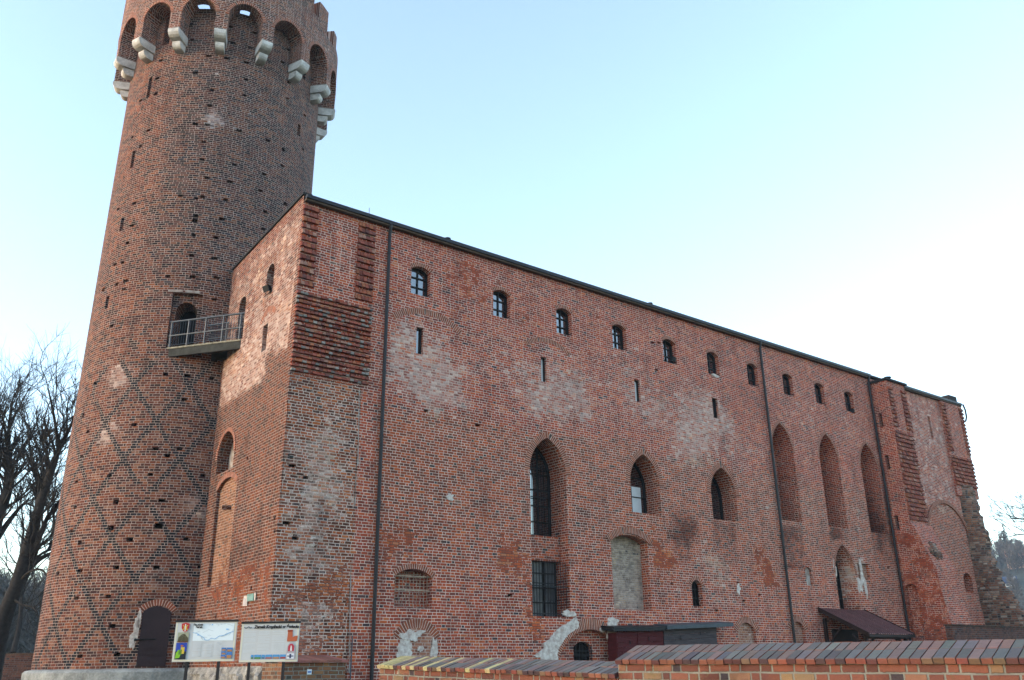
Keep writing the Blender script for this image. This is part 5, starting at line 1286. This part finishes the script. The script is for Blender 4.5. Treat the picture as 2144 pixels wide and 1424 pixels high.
def traced_tree(name, label, fwd, stems, seed, lev=2, tw=1.0, group='bare trees left of the tower', dens=1.0, mat='bark'):
    """bare tree: stems are (survey polyline, thickness start, end, depth offset)"""
    rnd = random.Random(seed); trunk = MB(); crown = MB(); base = None
    for pl_, r0, r1, dz in stems:
        n = len(pl_); P = [at(x, y, fwd+dz*i/(n-1)) for i, (x, y) in enumerate(pl_)]
        P = sm(P)
        if base is None: base = P[0].copy(); base.z = .6; P = [Vector((P[0].x, P[0].y, -.3))]+P
        limb(trunk, P, r0, r1, 9)
        m = len(P); L = sum((P[i+1]-P[i]).length for i in range(m-1))
        for k in range(int(L*1.5*dens)):
            t = rnd.uniform(.22, 1)**.8; q = t*(m-1); j = min(m-2, int(q)); pos = P[j].lerp(P[j+1], q-j); ax = (P[j+1]-P[j]).normalized()
            s = ax.cross(Vector((rnd.gauss(0, 1), rnd.gauss(0, 1), rnd.gauss(0, 1)))).normalized(); a = rnd.uniform(.4, .95); rr = r0+(r1-r0)*t
            if pos.z < 3.2: continue
            grow(crown, pos, ax*math.cos(a)+s*math.sin(a)+Vector((0, 0, .25)), rnd.uniform(1.5, 3.0)*tw*(1.15-.5*t), max(.022, min(.075, rr*.45)), lev, rnd)
        grow(crown, P[-1], (P[-1]-P[-2]).normalized(), 2.0*tw, r1, lev, rnd)
    root = tag(empty(name, base), label, 'tree', group)
    trunk.build('trunk', mat, root, smooth=True); crown.build('crown', mat, root); rehang(root); return root
Z = lambda l: [(x/2.145, 760+y/2.145) for x, y in l]
traced_tree('bare_tree', 'dark bare tree with a thick trunk leaning towards the tower', 44,
            [(Z([(-10, 1260), (30, 1110), (75, 1000), (110, 880), (165, 690), (205, 560), (240, 455), (262, 395), (300, 320), (330, 255)]), .42, .05, 0),
             (Z([(40, 1110), (110, 960), (150, 870), (185, 760), (235, 655), (290, 610)]), .24, .05, 2), (Z([(262, 395), (252, 300), (235, 200), (215, 110)]), .10, .03, -1),
             (Z([(165, 690), (172, 600), (165, 520), (140, 430), (130, 330)]), .16, .03, 1), (Z([(110, 940), (180, 880), (240, 850), (290, 815)]), .15, .04, 1),
             (Z([(90, 980), (130, 940), (190, 930), (240, 1000)]), .08, .03, -2), (Z([(60, 1060), (100, 1085), (150, 1100), (180, 1150)]), .06, .02, -2), (Z([(205, 560), (190, 460), (170, 380), (120, 270)]), .10, .03, 2)], 3, lev=2, tw=.95, dens=1.45)
traced_tree('bare_tree', 'bare tree with a curved stem, left of the leaning one', 47,
            [(Z([(-90, 1260), (-70, 1000), (-40, 830), (-10, 700), (30, 590), (46, 520), (35, 420), (40, 300), (55, 170)]), .45, .05, 0),
             (Z([(-40, 830), (20, 740), (80, 660), (130, 610)]), .2, .04, 1), (Z([(-10, 700), (-20, 560), (-5, 420), (-10, 260), (0, 150)]), .2, .03, -1), (Z([(40, 300), (80, 210), (130, 115)]), .07, .02, 1)], 5, lev=2, tw=.95, dens=1.45)
traced_tree('bare_tree', 'slender bare tree farther back between the leaning trunk and the tower', 62,
            [(Z([(250, 1300), (246, 1080), (238, 900), (245, 760), (240, 640), (250, 520)]), .20, .04, 0), (Z([(60, 1300), (95, 1120), (90, 900), (105, 760), (95, 640)]), .18, .04, 3)], 9, lev=2, tw=.9, dens=.8)
# tree whose branches reach in on the right
traced_tree('bare_tree', 'bare tree on the right whose branches reach over the far hill', 46,
            [([(2255, 1330), (2250, 1240), (2240, 1160), (2225, 1080), (2230, 960)], .35, .08, 0), ([(2240, 1160), (2200, 1110), (2160, 1090), (2112, 1085)], .10, .02, -1), ([(2238, 1150), (2190, 1130), (2150, 1118), (2112, 1124)], .08, .02, 1), ([(2230, 1090), (2180, 1060), (2148, 1062)], .08, .02, 0)], 12, lev=2, tw=.6, dens=1.3, group='trees to the right of the castle')

# wooded slopes
def hillside(name, az0, az1, d0, d1, zf, nA=40, nD=12, mat='hill'):
    mb = MB()
    def pt(i, j):
        a = R_(az0+(az1-az0)*i/nA); d = d0+(d1-d0)*j/nD; x, y = CAM.x+d*math.cos(a), CAM.y+d*math.sin(a); return Vector((x, y, zf(az0+(az1-az0)*i/nA, j/nD)+1.2*noise.noise(Vector((x*.02, y*.02, 0)))))
    for i in range(nA):
        for j in range(nD): mb.poly([pt(i, j), pt(i+1, j), pt(i+1, j+1), pt(i, j+1)])
    o = mb.build(name, mat, merge=True, smooth=True); tag(o, kind='structure'); return o
def zl(a, t): return -.6+9*min(1, t*1.6)**1.4
hillside('wooded_bank', 76, 135, 95, 260, zl)
def zr(a, t): return -1.5+(49+2*math.sin(a*.9))*max(0, min(1, (t-.12)/.55))**1.15
hillside('far_hill', 2, 44, 200, 620, zr, 50, 20)
def far_tree(mb, p, h, rnd, twigs=40, wid=.012):
    """leafless tree seen from afar: trunk, limbs and sprays of twigs"""
    top = p+Vector((rnd.gauss(0, .06)*h, rnd.gauss(0, .06)*h, h*.9)); mb.tube([p, p.lerp(top, .5)+Vector((rnd.gauss(0, .02)*h, 0, 0)), top], [h*.016, h*.011, h*.004], 4, cap=False)
    for k in range(twigs):
        t = rnd.uniform(.25, .98); q = p.lerp(top, t); a = rnd.uniform(0, 6.28); L = h*rnd.uniform(.14, .32)*(1.2-t*.75); e = rnd.uniform(.3, 1.2)
        f = q+Vector((math.cos(a)*L, math.sin(a)*L, L*e)); s_ = Vector((rnd.gauss(0, 1), rnd.gauss(0, 1), rnd.gauss(0, .4))).normalized()*h*wid
        mb.poly([q-s_*.5, q+s_*.5, f+s_*.2, f-s_*.2])
        for z in range(3):
            g = q.lerp(f, rnd.uniform(.3, 1)); d = Vector((rnd.gauss(0, .06), rnd.gauss(0, .06), rnd.uniform(.02, .11)))*h; mb.poly([g-s_*.35, g+s_*.35, g+d])
rnd = random.Random(21); mb = MB()
for k in range(420):
    a = rnd.uniform(79, 98) if k < 320 else rnd.uniform(98, 130); t = rnd.random()**1.2; d = 95+165*t; x, y = CAM.x+d*math.cos(R_(a)), CAM.y+d*math.sin(R_(a))
    far_tree(mb, Vector((x, y, zl(a, t)-.5)), rnd.uniform(8, 13)*(1+.15*t), rnd, 60, .016)
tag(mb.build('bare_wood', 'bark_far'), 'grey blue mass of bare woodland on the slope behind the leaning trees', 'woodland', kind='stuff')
mb = MB(); rnd = random.Random(33)
for k in range(620):
    a = rnd.uniform(15, 29) if k < 500 else rnd.uniform(4, 42); t = rnd.uniform(.12, .80); d = 200+420*t; x, y = CAM.x+d*math.cos(R_(a)), CAM.y+d*math.sin(R_(a))
    far_tree(mb, Vector((x, y, zr(a, t)-.5)), rnd.uniform(7, 12)*(.7 if t < .5 else 1), rnd, 60, .034)
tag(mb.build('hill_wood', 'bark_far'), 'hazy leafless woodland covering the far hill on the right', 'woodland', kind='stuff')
def fir(x, y, z, h, rnd, label):
    root = tag(empty('conifer', (x, y, z)), label, 'tree', 'conifers on the far hill'); mb = MB(); mb.tube([(0, 0, -.5), (0, 0, h)], [h*.02, h*.004], 5); mb.build('trunk', 'bark_far', root)
    mb = MB()
    for k in range(260):
        t = rnd.uniform(.2, 1); a = rnd.uniform(0, 6.28); L = h*.17*(1.1-t)*rnd.uniform(.6, 1.1)+.15; p = Vector((0, 0, t*h)); q = p+Vector((math.cos(a)*L, math.sin(a)*L, -L*.25)); s = Vector((-math.sin(a), math.cos(a), 0))*L*.28
        mb.poly([p, q-s, q+Vector((0, 0, -.1*L)), q+s])
    mb.build('crown', 'conifer', root)
for k, (px, dist, h) in enumerate(((2072, 440, 11), (2084, 452, 13), (2103, 430, 11), (2141, 470, 15), (2060, 470, 11))):
    g_ = ray(px, 1300); a = math.atan2(g_.y, g_.x); x, y = CAM.x+dist*math.cos(a), CAM.y+dist*math.sin(a); t = (dist-200)/420
    fir(x, y, zr(math.degrees(a), t), h, random.Random(k), ['dark conifer on the far hill just right of the castle ruin', 'taller dark conifer next to the first on the far hill', 'dark conifer left of the pink house on the far hill', 'tallest dark conifer, right of the pink house on the far hill', 'dark conifer half hidden by the castle ruin'][k])
def house(name, px, py, dist, wd, dp, hh, rf, wall, roofc, label, rot=0):
    p = at(px, py, dist*math.cos(math.atan2(ray(px, py).dot(rh), ray(px, py).dot(fh)))); root = tag(empty(name, p), label, 'house', 'houses on the far hill')
    mb = MB(); mb.col = wall; mb.box((-wd/2, -dp/2, -9), (wd/2, dp/2, hh)); mb.poly([(-wd/2, -dp/2, hh), (-wd/2, 0, hh+rf), (-wd/2, dp/2, hh)]); mb.poly([(wd/2, dp/2, hh), (wd/2, 0, hh+rf), (wd/2, -dp/2, hh)]); mb.build('walls', 'house', root)
    mb = MB(); mb.col = roofc
    for s in (-1, 1): mb.hexa([(-wd/2-.4, s*(dp/2+.4), hh-.2), (wd/2+.4, s*(dp/2+.4), hh-.2), (wd/2+.4, 0, hh+rf), (-wd/2-.4, 0, hh+rf), (-wd/2-.4, s*(dp/2+.4), hh), (wd/2+.4, s*(dp/2+.4), hh), (wd/2+.4, 0, hh+rf+.25), (-wd/2-.4, 0, hh+rf+.25)])
    mb.build('roof', 'house', root)
    for k in range(3):
        mb = MB(); mb.col = (.05, .06, .07); x = -wd/2+wd*(k+.5)/3; mb.box((x-.5, -dp/2-.04, hh*.35), (x+.5, -dp/2+.02, hh*.72)); mb.build('window', 'house', root)
    root.rotation_euler.z = rot
house('hill_house', 2134, 1187, 440, 8, 6, 4.2, 2.6, (.55, .36, .27), (.30, .15, .11), 'pink rendered house among trees on top of the far hill', -R_(75)+R_(15))
house('valley_house', 2111, 1231, 400, 6.5, 5, 1.6, 2.4, (.45, .46, .45), (.04, .06, .11), 'house with a steep dark blue roof at the foot of the far hill', -R_(75)+R_(10))
house('valley_house', 2096, 1226, 402, 2.2, 2.5, 2.0, .6, (.62, .62, .60), (.30, .30, .30), 'small white outbuilding left of the blue roofed house', -R_(75))
house('valley_house', 2123, 1229, 398, 1.4, 2.4, 3.0, .6, (.62, .62, .60), (.22, .22, .22), 'narrow white gable right of the blue roofed house', -R_(75))
bpy.context.view_layer.update()

# ================================================================== AIR
mb = MB(); mb.box((-680, -680, -6), (680, 680, 85)); hz = mb.build('haze', 'hill'); hz.data.materials.clear()
hm = bpy.data.materials.new('winter_haze'); hm.use_nodes = True; t_ = hm.node_tree; t_.nodes.clear()
vo = t_.nodes.new('ShaderNodeVolumePrincipled'); vo.inputs['Color'].default_value = (.72, .84, 1.0, 1); vo.inputs['Density'].default_value = 0.0003; vo.inputs['Anisotropy'].default_value = 0.2
ou = t_.nodes.new('ShaderNodeOutputMaterial'); t_.links.new(vo.outputs[0], ou.inputs['Volume']); hz.data.materials.append(hm)
tag(hz, 'pale blue winter haze lying over the valley', 'haze', kind='stuff')
